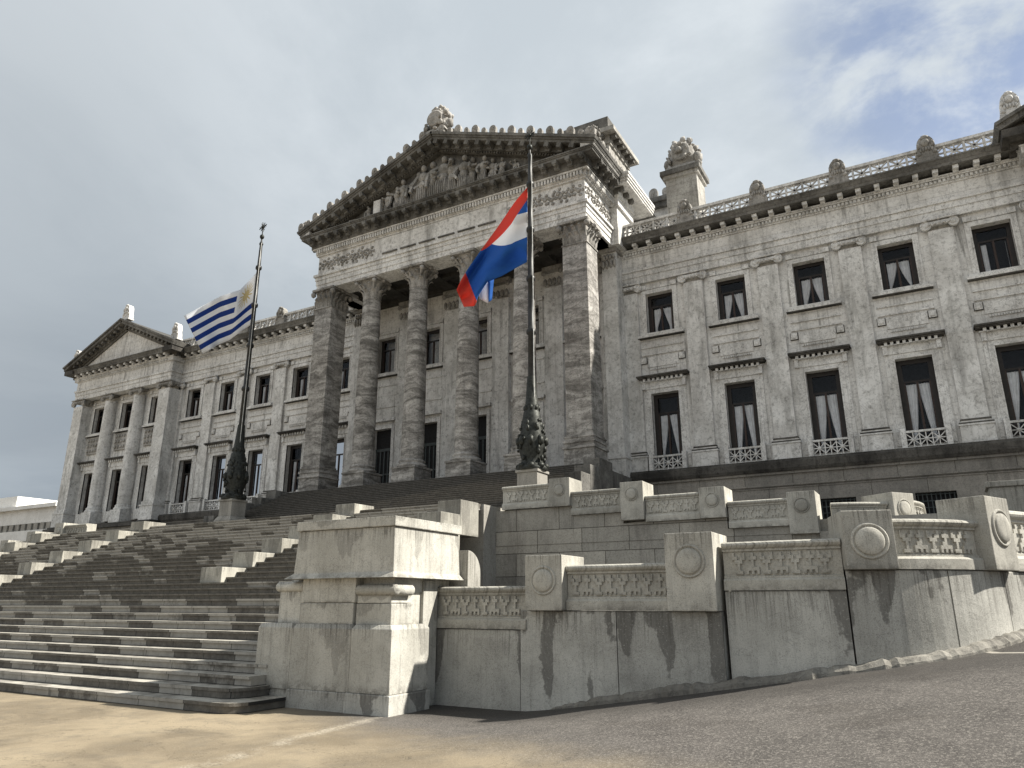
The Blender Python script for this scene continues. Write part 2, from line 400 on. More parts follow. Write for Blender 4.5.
# ---------------------------------------------------------------- grand staircase
st=empty('grand_staircase',(-25.1,8.4,0),'broad grey granite staircase climbing from the pavement up to the columned portico','staircase')
TREAD=.35
def step_solid(mb,x0,x1,y0,n,rise,tread,z0,yend,zb=-.3,nose=.045,jit=.004):
    for k in range(n):
        z1=z0+rise*(k+1); ya=y0+tread*k
        last=(k==n-1)
        yb=yend if last else ya+tread+nose+.02
        # riser body, and the slab lip standing proud of it
        j=random.uniform(-jit,jit)
        mb.box(x0,x1,ya+nose,yb+.3 if not last else yb,zb if k==0 else z1-rise-.05,z1-.045)
        mb.box(x0+.001*(k%2),x1-.001*(k%2),ya+j,yb,z1-.045,z1)
mb=MB()
for k,(xe) in enumerate((-9.60,-10.02)):      # two long bottom steps with rounded ends
    z1=RISE*(k+1); y0=8.36+.36*k; pts=[(-44,y0)]
    R=.38
    for i in range(9):
        a=-pi/2+i*pi/2/8; pts.append((xe-R+R*cos(a),y0+R+R*sin(a)))
    pts+= [(xe,9.43+.1*k),(-44,9.43+.1*k)]
    for (za,zb,dd) in ((-.25 if k==0 else z1-RISE,z1-.05,.02),(z1-.05,z1,0)):
        n=len(pts); q=[(px-(dd if px>-43 else 0),py+(dd if py<9.4 else 0)) for px,py in pts]
        mb.add([(a,b,za) for a,b in q]+[(a,b,zb) for a,b in q],[tuple(reversed(range(n))),tuple(range(n,2*n))]+[(i,(i+1)%n,n+(i+1)%n,n+i) for i in range(n)])
mb.build('bottom_steps',M['steps1'],st)
mb=MB(); step_solid(mb,-44,-10.12,9.08,9,RISE,TREAD,RISE*2,14.2)
mb.build('lower_flight',M['steps1'],st)
mb=MB(); step_solid(mb,-38.2,-13.32,13.9,20,RISE,TREAD,RISE*11,21.3,zb=1.0)
mb.build('middle_flight',M['steps2'],st)
mb=MB(); step_solid(mb,-35.6,-14.2,26.2,22,.1606,TREAD,TZ,34.4,zb=4.5)
mb.build('upper_flight',M['steps3'],st)
for (x0,cnt,y00) in ((-18.9,6,14.77),(-30.9,6,14.77),(-13.95,6,14.2),(-37.7,6,14.2)):
    for k in range(cnt):
        y0=y00+1.09*k; zb=RISE*11+.4486*(y0-13.9)
        mb=MB(); mb.box(x0,x0+.9,y0,y0+1.086,zb-.6,zb+.52)
        mb.build('cheek_block',M['cheek'],st,bevel=.02)
for (x0) in (-36.4,-14.5):
    for k in range(7):
        y0=26.0+1.1*k; zb=TZ+.459*(y0-26.2)
        mb=MB(); mb.box(x0,x0+.85,y0,y0+1.097 if k<6 else 34.3,zb-1.0,zb+.62+random.uniform(-.05,.05))
        mb.build('cheek_block',M['dark'],st,bevel=.03)

# ---------------------------------------------------------------- corner pedestal
pd=empty('stair_pedestal',(-8.8,10.3,0),'massive pale granite pedestal block with overhanging top slab at the right foot of the stairs','pedestal')
g=M['pedestal']
def bl(name,x0,x1,y0,y1,z0,z1,bev=.015,mat=None,par=None):
    m=MB(); m.box(x0,x1,y0,y1,z0,z1); return m.build(name,mat or g,par or pd,bevel=bev)
bl('foot_course',-9.62,-8.36,9.42,10.45,-.2,.285,.02,M['granite']); bl('foot_course',-8.355,-7.46,9.40,10.45,-.2,.29,.02,M['granite'])
m=MB()
def dado(x0,x1,y0,y1,z0,z1,ch=.10):
    ch*=.6
    mm=MB(); mm.box(x0,x1,y0,y1,z0,z1-ch); mm.frustum((x0,x1,y0,y1,z1-ch),(x0+ch*.5,x1-ch*.9,y0+ch*.9,y1,z1))
    # remove coincident internal faces by welding in build
    mm.f=[f for i,f in enumerate(mm.f) if i not in (1,6)]
    return mm.build('dado_block',g,pd,bevel=.012)
dado(-10.42,-9.615,9.45,10.6,.27,1.30,.11); dado(-9.605,-8.31,9.44,10.4,.287,1.30,.11); dado(-8.30,-7.49,9.43,10.42,.293,1.30,.11)
bl('small_step_block',-10.3,-9.63,9.47,9.9,-.1,.27)
# middle storey
bl('middle_block',-10.15,-9.56,9.62,10.6,1.29,1.84); bl('middle_block',-9.55,-8.37,9.52,10.5,1.295,1.63); bl('middle_block',-9.53,-8.35,9.525,10.5,1.635,2.03)
bl('middle_block',-8.34,-7.62,9.56,10.12,1.29,1.62); bl('middle_block',-8.34,-7.64,9.57,10.1,1.625,1.80)
def torus_run(x0,x1,y,z,r,par,endx=True):
    m=MB(); m.lathe([(0.001,0),(r*.8,0),(r,.03),(r,x1-x0-.03),(r*.8,x1-x0),(0.001,x1-x0)],Matrix.Translation((x0,y,z))@Matrix.Rotation(pi/2,4,'Y'),16,cap=False)
    return m
m=torus_run(-10.22,-9.57,9.64,1.90,.085,pd); m.build('roll_moulding',g,pd)
m=torus_run(-8.34,-7.52,9.58,1.83,.085,pd)
m.lathe([(0.001,0),(.085,0),(.085,.5),(0.001,.5)],Matrix.Translation((-7.60,9.52,1.83))@Matrix.Rotation(-pi/2,4,'X'),16,cap=False); m.build('roll_moulding',g,pd)
bl('neck_block',-10.0,-7.70,9.72,10.9,1.78,2.04)
# top slab: flared foot and cap
m=MB(); m.frustum((-9.84,-7.46,9.37,11.4,2.02),(-9.70,-7.53,9.46,11.35,2.11)); m.frustum((-9.70,-7.53,9.46,11.35,2.11),(-9.66,-7.56,9.48,11.33,2.82)); m.f=[f for i,f in enumerate(m.f) if i not in (1,6)]
m.build('top_slab',g,pd,bevel=.01)
m=MB(); m.box(-9.69,-7.52,9.44,11.38,2.825,2.985); m.build('cap_stone',g,pd,bevel=.012)
# rounded scroll stone standing behind
m=MB(); pts=[(11.42,0),(11.85,0),(11.85,2.15)]+[(11.42+.43*cos(a),2.15+.40*sin(a)) for a in [i*pi/2/8 for i in range(1,9)]]
n=len(pts)
m.add([(-9.5,b,c) for b,c in pts]+[(-7.40,b,c) for b,c in pts],[tuple(reversed(range(n))),tuple(range(n,2*n))]+[(i,(i+1)%n,n+(i+1)%n,n+i) for i in range(n)])
m.build('scroll_stone',g,pd,bevel=.01)
bl('corner_strip',-7.95,-7.66,10.46,10.87,0,2.0,.01); bl('core_block',-9.4,-7.72,10.0,11.3,1.29,2.015)

# ---------------------------------------------------------------- balustrade walls
MOT=["X...X","XX.XX",".XXX.","..X..","..X..",".XXX."]
MOT2=["..X..",".XXX.","..X..",".XX..","XXXXX","X.X.X"]
def ornament(mb,path,L,z0,h,proud):
    # path(s)-> (origin, tangent); stepped upright and inverted motifs alternating
    cell=h/6; cx_=cell*.74; per=cx_*5.25; cnt=max(1,int((L-.08)/per)); off=(L-cnt*per)/2
    for k in range(cnt):
        mo=MOT if k%2==0 else MOT2
        for r,row in enumerate(mo):
            c=0
            while c<5:
                if row[c]=='X':
                    e=c
                    while e+1<5 and row[e+1]=='X': e+=1
                    s=off+k*per+(c+e+1)/2*cx_+.12*cx_
                    o,t=path(s); Mf=frame((o[0],o[1],z0),t)
                    w=(e-c+1)*cx_/2-.001
                    mb.box(-w,w,-proud,.02,h-(r+1)*cell+.001*(r%2),h-r*cell,Mf)
                    c=e+1
                else: c+=1
def pathline(p,q):
    p=Vector((*p,0)); q=Vector((*q,0)); t=(q-p).normalized(); L=(q-p).length
    return (lambda s:(p+t*s,t)),L
AC=(-1.6,13.6); AR=2.6
def patharc(a0,a1,c=AC,R=AR):
    L=R*(a1-a0)
    def f(s):
        a=a0+s/R; return Vector((c[0]+R*sin(a),c[1]-R*cos(a),0)),Vector((cos(a),sin(a),0))
    return f,L
def sweep(mb,path,L,prof,nseg):
    n=len(prof); vs=[];fs=[]
    for i in range(nseg+1):
        o,t=path(L*i/nseg); Mf=frame(o,t)
        for y,z in prof: vs.append(Mf@Vector((0,y,z)))
    for i in range(nseg):
        for j in range(n): k=(j+1)%n; fs.append((i*n+j,i*n+k,(i+1)*n+k,(i+1)*n+j))
    fs+= [tuple(reversed(range(n))),tuple(range(nseg*n,nseg*n+n))]
    mb.add(vs,fs)
def panel(path,L,z0,z1,par,seg=1,th=.55,mat='granite_clean',proud=.032,orn=True):
    h=z1-z0
    # frieze body with plinth, fillets and a rounded coping
    P=[(th,z0),(.0,z0),(.0,z0+.20*h),(.025,z0+.235*h),(.05,z0+.25*h),(.05,z0+.285*h),(.075,z0+.30*h),(.075,z0+.79*h),(.045,z0+.80*h),(.045,z0+.845*h),(.02,z0+.86*h),(0,z0+.89*h),(-.012,z0+.925*h),(0,z0+.965*h),(.03,z0+.985*h),(.08,z1),(th,z1)]
    mb=MB(); sweep(mb,path,L,P,seg); o=mb.build('carved_panel',M[mat],par)
    if orn:
        mb=MB()
        def pp(s):
            o_,t=path(s); nrm=Vector((0,0,1)).cross(t); return o_+nrm*.075,t
        ornament(mb,pp,L,z0+.325*h,.44*h,proud)
        mb.build('relief_frieze',M[mat],o)
    return o
def post(path,s,w,dep,z0,z1,par,mat='granite_clean',disc=.24,proud=.12,notch=True):
    o,t=path(s); Mf=frame(o,t)
    h=z1-z0; root=None
    m=MB(); m.box(-w/2,w/2,-proud,dep,z0,z1,Mf); p=m.build('post',M[mat],par,bevel=.014)
    m=MB(); zc=z1-.10-disc*1.35-.06
    D=Mf@Matrix.Translation((0,-proud,zc))@Matrix.Rotation(pi/2,4,'X')
    r=disc
    m.lathe([(r*1.30,-.01),(r*1.30,.010),(r*1.24,.026),(r*1.14,.026),(r*1.08,.004),(r*1.0,.004),(r*.98,.034),(r*.93,.044),(r*.5,.050),(0.001,.052)],D,36,cap=False)
    m.build('disc',M[mat],p)
    return p
def foundation(path,L,z1,par,seg,zb=None,th=.75,foot=None,y0=.03):
    mb=MB(); z0=-.3
    P=[(th,z0),(y0-.0,z0),(y0,z1-.012),(y0+.012,z1),(th,z1)]
    sweep(mb,path,L,P,seg); o=mb.build('foundation_block',M['granite'],par)
    return o
w1=empty('ramp_balustrade',(-4.5,11.1,0),'curving granite balustrade in the foreground on tall stained blocks, rising beside the asphalt ramp','balustrade')
Y0=10.88
for (a,b,z1) in ((-7.76,-6.05,1.21),(-6.04,-4.39,1.51),(-4.375,-2.79,1.51)):
    pa,L=pathline((a,Y0),(b,Y0)); foundation(pa,L,z1,w1,1)
for a0,a1 in ((10.8,40.5),(41,66)):
    pa,L=patharc(radians(a0),radians(a1)); foundation(pa,L,2.05,w1,8)
EA=radians(66.3); EP=Vector((AC[0]+AR*sin(EA),AC[1]-AR*cos(EA),0)); ED=Vector((cos(radians(57)),sin(radians(57)),0))
for a_,b_ in ((0,1.5),(1.51,3.2),(3.21,6)):
    pa,L=pathline((EP+ED*a_)[:2],(EP+ED*b_)[:2]); foundation(pa,L,2.05,w1,1)
pa,L=pathline((-7.74,Y0),(-5.93,Y0)); panel(pa,L,1.22,1.90,w1)
pa,L=pathline((-5.2,Y0),(-3.53,Y0)); panel(pa,L,1.52,2.21,w1)
pa,L=pathline((-2.74,Y0+.0),(-1.62,Y0+.05)); 
def pjoin(s,L1=1.14,pl=pathline((-2.74,11.0),(-1.6,11.0))[0],arc=patharc(0,1)[0]):
    return pl(s) if s<L1 else arc(s-L1)
pall=pjoin
foundation(pall,1.14+AR*radians(10.3),1.79,w1,8)
panel(lambda s:(pall(s)[0]+Vector((0,-.1,0)) if False else pall(s)[0],pall(s)[1]),1.14+AR*radians(10.3),1.80,2.48,w1,seg=12)
pa,L=patharc(radians(25.2),radians(55)); panel(pa,L,2.06,2.73,w1,seg=10)
pa,L=pathline((EP+ED*.28)[:2],(EP+ED*2.6)[:2]); panel(pa,L,2.06,2.93,w1)
pa,L=pathline((EP+ED*2.6)[:2],(EP+ED*6)[:2]); post(pa,.35,.66,.55,2.055,3.3,w1,disc=.20); pa,L=pathline((EP+ED*3.3)[:2],(EP+ED*6)[:2]); panel(pa,L,2.3,3.15,w1)
pa,L=pathline((-7.4,Y0),(0,Y0))
post(pa,1.86,.66,.75,1.515,2.37,w1,disc=.175)
post(pa,4.24,.72,.75,1.515,2.62,w1,disc=.185)
pa,L=patharc(0,2)
post(pa,AR*radians(17.8),.64,.80,2.055,2.83,w1,disc=.185,proud=.12)
post(pa,AR*radians(62.6),.66,.55,2.055,3.06,w1,disc=.20,proud=.12)
# rough concrete foot along the ramp
mb=MB(); random.seed(3)
def footp(s):
    X=-5.9+s
    if X<-1.6: return Vector((X,Y0,0)),Vector((1,0,0))
    if X+1.6<AR*EA: return patharc(0,2)[0](X+1.6)
    return EP+ED*(X+1.6-AR*EA),ED
Ls=4.3+AR*EA+5; N=150; vs=[];fs=[]
for i in range(N+1):
    o,t=footp(Ls*i/N); nrm=Vector((0,0,1)).cross(t); 
    gx=o-nrm*.1; g0=gz(gx.x,gx.y)
    jr=.72*globals().get('jr',0)+random.uniform(-.02,.02); j=jr+random.uniform(-.008,.008)
    k=smooth(0,1.8,Ls*i/N)
    for d,zz in ((.1,-.1),(-.13*k-j,-.03),(-.12*k-j,.035*k+j),(-.06*k,.09*k+j*1.5),(.06,.105*k+j)):
        q=o+nrm*d; vs.append((q.x,q.y,g0+zz))
for i in range(N):
    for j in range(4): fs.append((i*5+j,i*5+j+1,(i+1)*5+j+1,(i+1)*5+j))
mb.add(vs,fs); mb.build('rough_footing',M['footing'],w1)

# upper terrace balustrade (right) and its twin on the left
def upper_wall(name,label,sg):
    X=(lambda x:x) if sg>0 else (lambda x:-50.2-x)
    w=empty(name,(X(-8),22.2,0),label,'retaining wall')
    m=MB(); a,b=sorted((X(-13.35),X(-2.75))); m.box(a,b,22.12,22.7,-.2,3.5); m.build('ashlar_wall',M['ashlar'],w)
    segs=[(-13.35,-10.31,4.888,True),(-10.31,-8.5,4.585,True),(-8.5,-5.26,4.235,True),(-5.26,-2.75,3.915,True)]
    m=MB()
    for p,q,zt,_ in segs:
        a,b=sorted((X(p),X(q))); m.box(a+.002,b-.002,22.10,22.72,3.505,zt-.19)
    m.build('upper_ashlar_course',M['ashlar'],w)
    def pn(p,q,z0,z1):
        a,b=sorted((X(p),X(q))); pa,L=pathline((a,22.0),(b,22.0)); panel(pa,L,z0,z1,w,proud=.03)
    pn(-12.9,-11.05,4.72,5.52); pn(-10.28,-8.52,4.40,5.17); pn(-7.73,-6.03,4.05,4.86); pn(-5.2,-3.5,3.73,4.51)
    for c,z0,z1 in ((-10.66,4.70,5.64),(-8.13,4.12,5.32),(-5.62,4.05,4.96),(-3.13,3.48,4.65)):
        pa,L=pathline((X(c)-1,22.0),(X(c)+1,22.0)); post(pa,1,.76,.95,z0,z1,w,disc=.17,proud=.08)
    # wall turns away from the stairs round the ramp
    if sg>0:
        c=(-2.75,24.6); R=2.6
        pa,L=patharc(radians(8),radians(42),c,R); panel(pa,L,3.55,4.30,w,seg=6)
        pa,L=patharc(radians(0),radians(88),c,R)
        m=MB(); sweep(m,lambda s:(pa(s)[0],pa(s)[1]),L,[(.7,-.2),(.03,-.2),(.03,3.53),(.7,3.53)],14); m.build('ashlar_wall',M['ashlar'],w)
        post(pa,R*radians(52),.8,.95,3.55,4.56,w,disc=.2,proud=.1)
        pa,L=patharc(radians(62),radians(88),c,R); panel(pa,L,3.55,4.42,w,seg=6)
        pa,L=pathline((c[0]+R,c[1]+.02),(c[0]+R,31)); panel(pa,L,3.55,4.42,w)
    return w
upper_wall('terrace_wall','tall ashlar retaining wall with stepped carved balustrade, right of the staircase below the portico',1)
upper_wall('terrace_wall','distant ashlar retaining wall with carved balustrade at the far left end of the staircase',-1)
m=MB(); m.box(1.15,9,18.8,19.6,0,4.02); m.box(1.10,9.05,18.75,19.65,4.02,4.14)
tag(m.build('ramp_wall',M['pedestal'],None,bevel=.02),'plain low granite wall with flat coping behind the last balustrade post at the right edge','wall')

# ---------------------------------------------------------------- the palace
pal=empty('palace',(-25.1,40,TZ),'grand neoclassical grey marble palace with pedimented six-support portico, window wings and corner pavilions','palace')
XC=-25.1
def wall_holes(name,x0,x1,z0,z1,y,th,holes,mat,par,reveal=.5):
    xsn=sorted({x0,x1,*[h[0] for h in holes],*[h[1] for h in holes]}); zsn=sorted({z0,z1,*[h[2] for h in holes],*[h[3] for h in holes]})
    m=MB()
    def hole(x,z): return any(a<x<b and c<z<d for a,b,c,d in holes)
    for i in range(len(xsn)-1):
        for j in range(len(zsn)-1):
            a,b,c,d=xsn[i],xsn[i+1],zsn[j],zsn[j+1]
            if hole((a+b)/2,(c+d)/2): continue
            m.add([(a,y,c),(b,y,c),(b,y,d),(a,y,d)],[(0,1,2,3)])
    for a,b,c,d in holes:
        r=y+reveal
        m.add([(a,y,c),(a,y,d),(a,r,d),(a,r,c)],[(0,1,2,3)]); m.add([(b,y,c),(b,y,d),(b,r,d),(b,r,c)],[(3,2,1,0)])
        m.add([(a,y,d),(b,y,d),(b,r,d),(a,r,d)],[(0,1,2,3)]); m.add([(a,y,c),(b,y,c),(b,r,c),(a,r,c)],[(3,2,1,0)])
    # back slab keeps light out
    m.add([(x0,y+th,z0),(x1,y+th,z0),(x1,y+th,z1),(x0,y+th,z1)],[(3,2,1,0)])
    m.add([(x0,y,z1),(x1,y,z1),(x1,y+th,z1),(x0,y+th,z1)],[(0,1,2,3)])
    o=m.build(name,mat,par)
    return o
def curtain_mesh(cx,w,z0,z1,y,kind):
    m=MB(); n=14; rows=12; cf=(random.uniform(.85,1.15),random.uniform(1.05,1.6),random.uniform(.36,.44))
    for sgn in (-1,1):
        vs=[];fs=[]
        for r in range(rows+1):
            t=r/rows; z=z1+(z0-z1)*t
            if kind=='tied': inner=w*.5*(.04+.86*min(1,(t/cf[0]))**cf[1]); inner=min(inner,w*cf[2])
            elif kind=='strip': inner=w*.5*.55 if sgn<0 else w*.49
            else: inner=w*.5*(.55+.2*t)
            for i in range(n+1):
                u=i/n; xx=w*.5-(w*.5-inner)*u
                amp=.035*(1-.3*t)
                vs.append((cx+sgn*xx,y+amp*sin(u*26+t*1.5)+.02*sin(u*9+sgn),z))
        for r in range(rows):
            for i in range(n): a=r*(n+1)+i; fs.append((a,a+1,a+n+2,a+n+1))
        m.add(vs,fs,None,True)
    return m
def window(cx,z0,z1,w,y,par,kind='lower',surround=True,hood=True,balconet=True,curtain=True):
    """surround mesh is the part; sash, glass, curtain, balconet are its sub-parts"""
    m=MB(); a,b=cx-w/2,cx+w/2; fw=.27; pr=.07
    m.box(a-fw,a-.0,y-pr,y+.02,z0,z1+.02); m.box(b+.0,b+fw,y-pr,y+.02,z0,z1+.02); m.box(a-fw,b+fw,y-pr-.003,y+.02,z1+.02,z1+fw)
    m.box(a-.07,a,y-pr-.03,y+.02,z0,z1+.005); m.box(b,b+.07,y-pr-.03,y+.02,z0,z1+.005); m.box(a-.07,b+.07,y-pr-.033,y+.02,z1+.005,z1+.09)
    if kind=='lower':
        m.box(a-fw-.18,a-fw-.003,y-.05,y+.02,z0,z1+fw+.35); m.box(b+fw+.003,b+fw+.18,y-.05,y+.02,z0,z1+fw+.35)
        if hood:
            hz=z1+fw+.42; hw=w/2+fw+.26
            m.box(cx-hw+.1,cx+hw-.1,y-.13,y+.02,hz-.42+.004,hz)
            k=int(2*hw/.30)
            for i in range(k):
                xx=cx-hw+.1+(i+.5)*(2*hw-.2)/k; m.box(xx-.07,xx+.07,y-.40,y-.13,hz+.01,hz+.17)
            m.box(cx-hw,cx+hw,y-.30,y+.02,hz+.002,hz+.06)
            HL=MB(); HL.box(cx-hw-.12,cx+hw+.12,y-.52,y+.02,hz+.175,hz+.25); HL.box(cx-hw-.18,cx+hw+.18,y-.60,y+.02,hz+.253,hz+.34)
            for s in (-1,1):       # consoles
                xx=cx+s*(hw-.16); m.box(xx-.1,xx+.1,y-.25,y-.05,hz-.42,hz)
    else:
        HL=MB(); HL.box(a-fw-.29,b+fw+.29,y-.26,y+.02,z0-.33,z0-.282); m.box(a-fw-.30,b+fw+.30,y-.28,y+.02,z0-.28,z0-.13); m.box(a-fw-.2,b+fw+.2,y-.18,y+.02,z0-.13,z0-.002)  # thin dark box stands in for the shadow line under the sill
        m.box(a-.1,b+.1,y-.06,y+.02,z1+fw+.05,z1+fw+.22)
        for s in (-1,1): m.box(cx+s*(w/2+.12)-.17,cx+s*(w/2+.12)+.17,y-.15,y+.02,z1+fw+.03,z1+fw+.30)
    o=m.build('window',M['trim'],par)
    if kind!='lower' or hood: HL.build('hood' if kind=='lower' else 'sill_shade_strip',M['ledge'],o)
    # sash
    m=MB(); gy=y+.38; t=.24 if kind=='lower' else .20
    m.box(a,a+t,gy-.06,gy+.05,z0,z1); m.box(b-t,b,gy-.06,gy+.05,z0,z1); m.box(a,b,gy-.063,gy+.05,z1-t,z1)
    tr=z1-(z1-z0)*(.26 if kind=='lower' else .30)
    m.box(a+.02,b-.02,gy-.05,gy+.045,tr-.05,tr+.05); m.build('sash',M['frame'],o)
    m=MB(); m.box(cx-.05,cx+.05,gy-.055,gy+.05,z0,tr-.05); m.box(a+t,a+t+.06,gy-.045,gy+.04,z0,tr); m.box(b-t-.06,b-t,gy-.045,gy+.04,z0,tr); m.build('mullion',M['mull'],o)
    m=MB(); m.add([(a+.02,gy,z0),(b-.02,gy,z0),(b-.02,gy,z1),(a+.02,gy,z1)],[(0,1,2,3)]); m.build('glass',M['glass'],o)
    m=MB(); m.box(a-.2,b+.2,gy+.9,gy+.95,z0-.2,z1+.2); m.box(a-.21,a-.2,gy+.1,gy+.9,z0-.2,z1+.2); m.box(b+.2,b+.21,gy+.1,gy+.9,z0-.2,z1+.2); m.build('room_interior',M['room'],o)
    if curtain: curtain_mesh(cx,w-.62,z0,tr-.1,gy+.14,curtain if isinstance(curtain,str) else 'tied').build('curtain',M['curtain'],o)
    if balconet:
        m=MB(); bz0,bz1=8.78,9.66; yb=y-.27
        m.box(a-.05,b+.05,yb-.05,yb+.09,bz1-.10,bz1); m.box(a-.05,b+.05,yb-.05,yb+.09,bz0,bz0+.09)
        for s in (-1,1): m.box(cx+s*(w/2+.14)-.12,cx+s*(w/2+.14)+.12,yb-.10,y,bz0,bz1+.12)
        k=3; cw=(w+.0)/k
        for i in range(k):
            c=a+cw*(i+.5); zc=(bz0+bz1)/2
            for j in range(4):
                an=j*pi/4; dx=cos(an); dz=sin(an); L=min(cw/2/abs(dx) if abs(dx)>.01 else 9,(.35)/abs(dz) if abs(dz)>.01 else 9)
                m.bar((c-dx*L,yb+.02,zc-dz*L),(c+dx*L,yb+.02,zc+dz*L),.045,.06)
            m.lathe([(.001,0),(.1,0),(.1,.07),(.001,.07)],Matrix.Translation((c,yb+.055,zc))@Matrix.Rotation(pi/2,4,'X'),10,cap=False)
            if i: m.bar((a+cw*i,yb+.02,bz0),(a+cw*i,yb+.02,bz1),.05,.07)
        m.build('balconet',M['trim'],o)
    return o
def volute(m,x,y,z,r,d,sgn):
    D=Matrix.Translation((x,y+d,z))@Matrix.Rotation(pi/2,4,'X')
    m.lathe([(0.001,0),(r,0),(r,d),(r*.78,d+.03),(r*.74,d),(r*.5,d),(r*.45,d+.035),(r*.3,d+.04),(.001,d+.05)],D,20,cap=False)
def ionic(m,cx,y,w,z0,z1,dep=.35):
    h=z1-z0; r=h*.44
    for s in (-1,1): volute(m,cx+s*(w/2-r*.35),y-.12,z0+r*1.05,r,.18,s)
    m.box(cx-w/2+.1,cx+w/2-.1,y-.16,y+.05,z0+h*.38,z0+h*.74)
    m.box(cx-w/2-.08,cx+w/2+.08,y-.22,y+.05,z1-h*.14,z1)
    for i in range(5): m.ell((cx-w*.3+i*w*.15,y-.18,z0+h*.5),(w*.055,.05,h*.12),sub=1)
    m.ell((cx,y-.2,z1-h*.04),(.1,.07,.12),sub=1)
def pilaster(cx,y,w,par,z0=8.78,zs=9.95,zt=19.87,zc=20.45,proj=.20):
    m=MB(); m.box(cx-w/2,cx+w/2,y-proj,y+.01,zs,zt)
    o=m.build('pilaster',M['pil'],par)
    m=MB(); m.box(cx-w/2-.14,cx+w/2+.14,y-proj-.14,y+.01,z0,zs-.32); m.box(cx-w/2-.18,cx+w/2+.18,y-proj-.19,y+.01,zs-.318,zs-.24)
    m.box(cx-w/2-.1,cx+w/2+.1,y-proj-.11,y+.01,zs-.238,zs-.12); m.box(cx-w/2-.06,cx+w/2+.06,y-proj-.07,y+.01,zs-.118,zs)
    m.build('base',M['pil'],o)
    m=MB(); m.box(cx-w/2-.075,cx+w/2+.075,y-proj-.10,y+.01,zs-.07,zs+.012); m.box(cx-w/2-.155,cx+w/2+.155,y-proj-.165,y+.01,zs-.235,zs-.16); m.build('base_dark_strip',M['ledge'],o)  # thin dark strips set along the base mouldings
    m=MB(); ionic(m,cx,y-proj,w+.30,zt,zc); m.build('capital',M['trim'],o)
    return o
def entabl(x0,x1,y,par,name='entablature',ends=(0,0)):
    """architrave, frieze, dentils, modillions and cornice over the wing"""
    m=MB(); a,b=x0,x1
    m.box(a,b,y-.22,y+.6,20.45,20.90); m.box(a,b,y-.27,y+.6,20.902,21.24); m.box(a,b,y-.36,y+.6,21.242,21.40)
    o=m.build(name,M['trim'],par)
    m=MB(); m.box(a,b,y-.20,y+.6,21.402,22.28); m.build('frieze',M['wing'],o)
    m=MB(); m.box(a,b,y-.28,y+.6,22.282,22.36)
    n=int((b-a)/.20)
    for i in range(n): xx=a+(i+.5)*(b-a)/n; m.box(xx-.06,xx+.06,y-.40,y-.27,22.37,22.52)
    m.box(a,b,y-.30,y+.6,22.362,22.54); m.box(a,b,y-.44,y+.6,22.542,22.62)
    n=int((b-a)/.90)
    for i in range(n):
        xx=a+(i+.5)*(b-a)/n; m.box(xx-.13,xx+.13,y-.88,y-.43,22.72,22.90); m.box(xx-.12,xx+.12,y-.66,y-.43,22.63,22.719)
    m.box(a,b,y-.50,y+.6,22.622,22.70); m.build('dentil_course',M['trim'],o)
    m=MB(); m.run([(y+.6,22.905),(y-.98,22.905),(y-1.0,23.05),(y-1.03,23.08),(y-1.10,23.22),(y-1.16,23.27),(y-1.16,23.34),(y+.6,23.38)],a,b)
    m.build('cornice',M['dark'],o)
    return o
def stele(cx,y,z0,h,w,par,mat='carved',name='acroterion'):
    m=MB(); pts=[(-.52*w,0),(.52*w,0),(.5*w,h*.30),(.42*w,h*.42)]
    pts+=[(cos(a)*.42*w,h*.62+sin(a)*h*.38) for a in [i*pi/10 for i in range(0,11)]]+[(-.42*w,h*.42),(-.5*w,h*.30)]
    m.prism([(cx+p,z0+q) for p,q in pts],y,y+.45)
    m.ell((cx,y-.02,z0+h*.74),(w*.20,.13,h*.15),sub=2)             # mask
    for s in (-1,1):
        m.ell((cx+s*w*.33,y,z0+h*.66),(w*.10,.1,h*.14),sub=1); m.ell((cx+s*w*.36,y+.05,z0+h*.36),(w*.16,.15,h*.09),sub=1)
    m.ell((cx,y,z0+h*.93),(w*.22,.12,h*.10),sub=1)
    for i in range(5): m.ell((cx+(i-2)*w*.13,y-.02,z0+h*.52-abs(i-2)*.03),(w*.06,.07,h*.10),sub=1)
    m.box(cx-w*.56,cx+w*.56,y-.08,y+.5,z0-.02,z0+h*.08)
    return m.build(name,M[mat],par)
def parapet(x0,x1,y,par,posts,z0=23.38,z1=24.38):
    m=MB(); m.box(x0,x1,y-.12,y+.16,z0,z0+.14); m.box(x0,x1,y-.15,y+.19,z1-.16,z1)
    n=int((x1-x0)/.86); cw=(x1-x0)/n; a,b=z0+.14,z1-.16; zc=(a+b)/2
    for i in range(n+1): xx=x0+cw*i; m.box(xx-.055,xx+.055,y-.10,y+.14,a,b)
    for i in range(n):
        c=x0+cw*(i+.5); hw=cw/2-.05; hh=(b-a)/2
        for p,q in (((-hw,-hh),(hw,hh)),((-hw,hh),(hw,-hh)),((0,-hh),(0,hh)),((-hw,0),(hw,0))):
            m.bar((c+p[0],y+.02,zc+p[1]),(c+q[0],y+.02,zc+q[1]),.062,.1)
        m.lathe([(.001,0),(.13,0),(.13,.1),(.001,.1)],Matrix.Translation((c,y+.07,zc))@Matrix.Rotation(pi/2,4,'X'),10,cap=False)
    o=m.build('parapet',M['trim'],par)
    for p in posts: stele(p,y-.28,z0-.02,1.62,1.0,par)
    return o
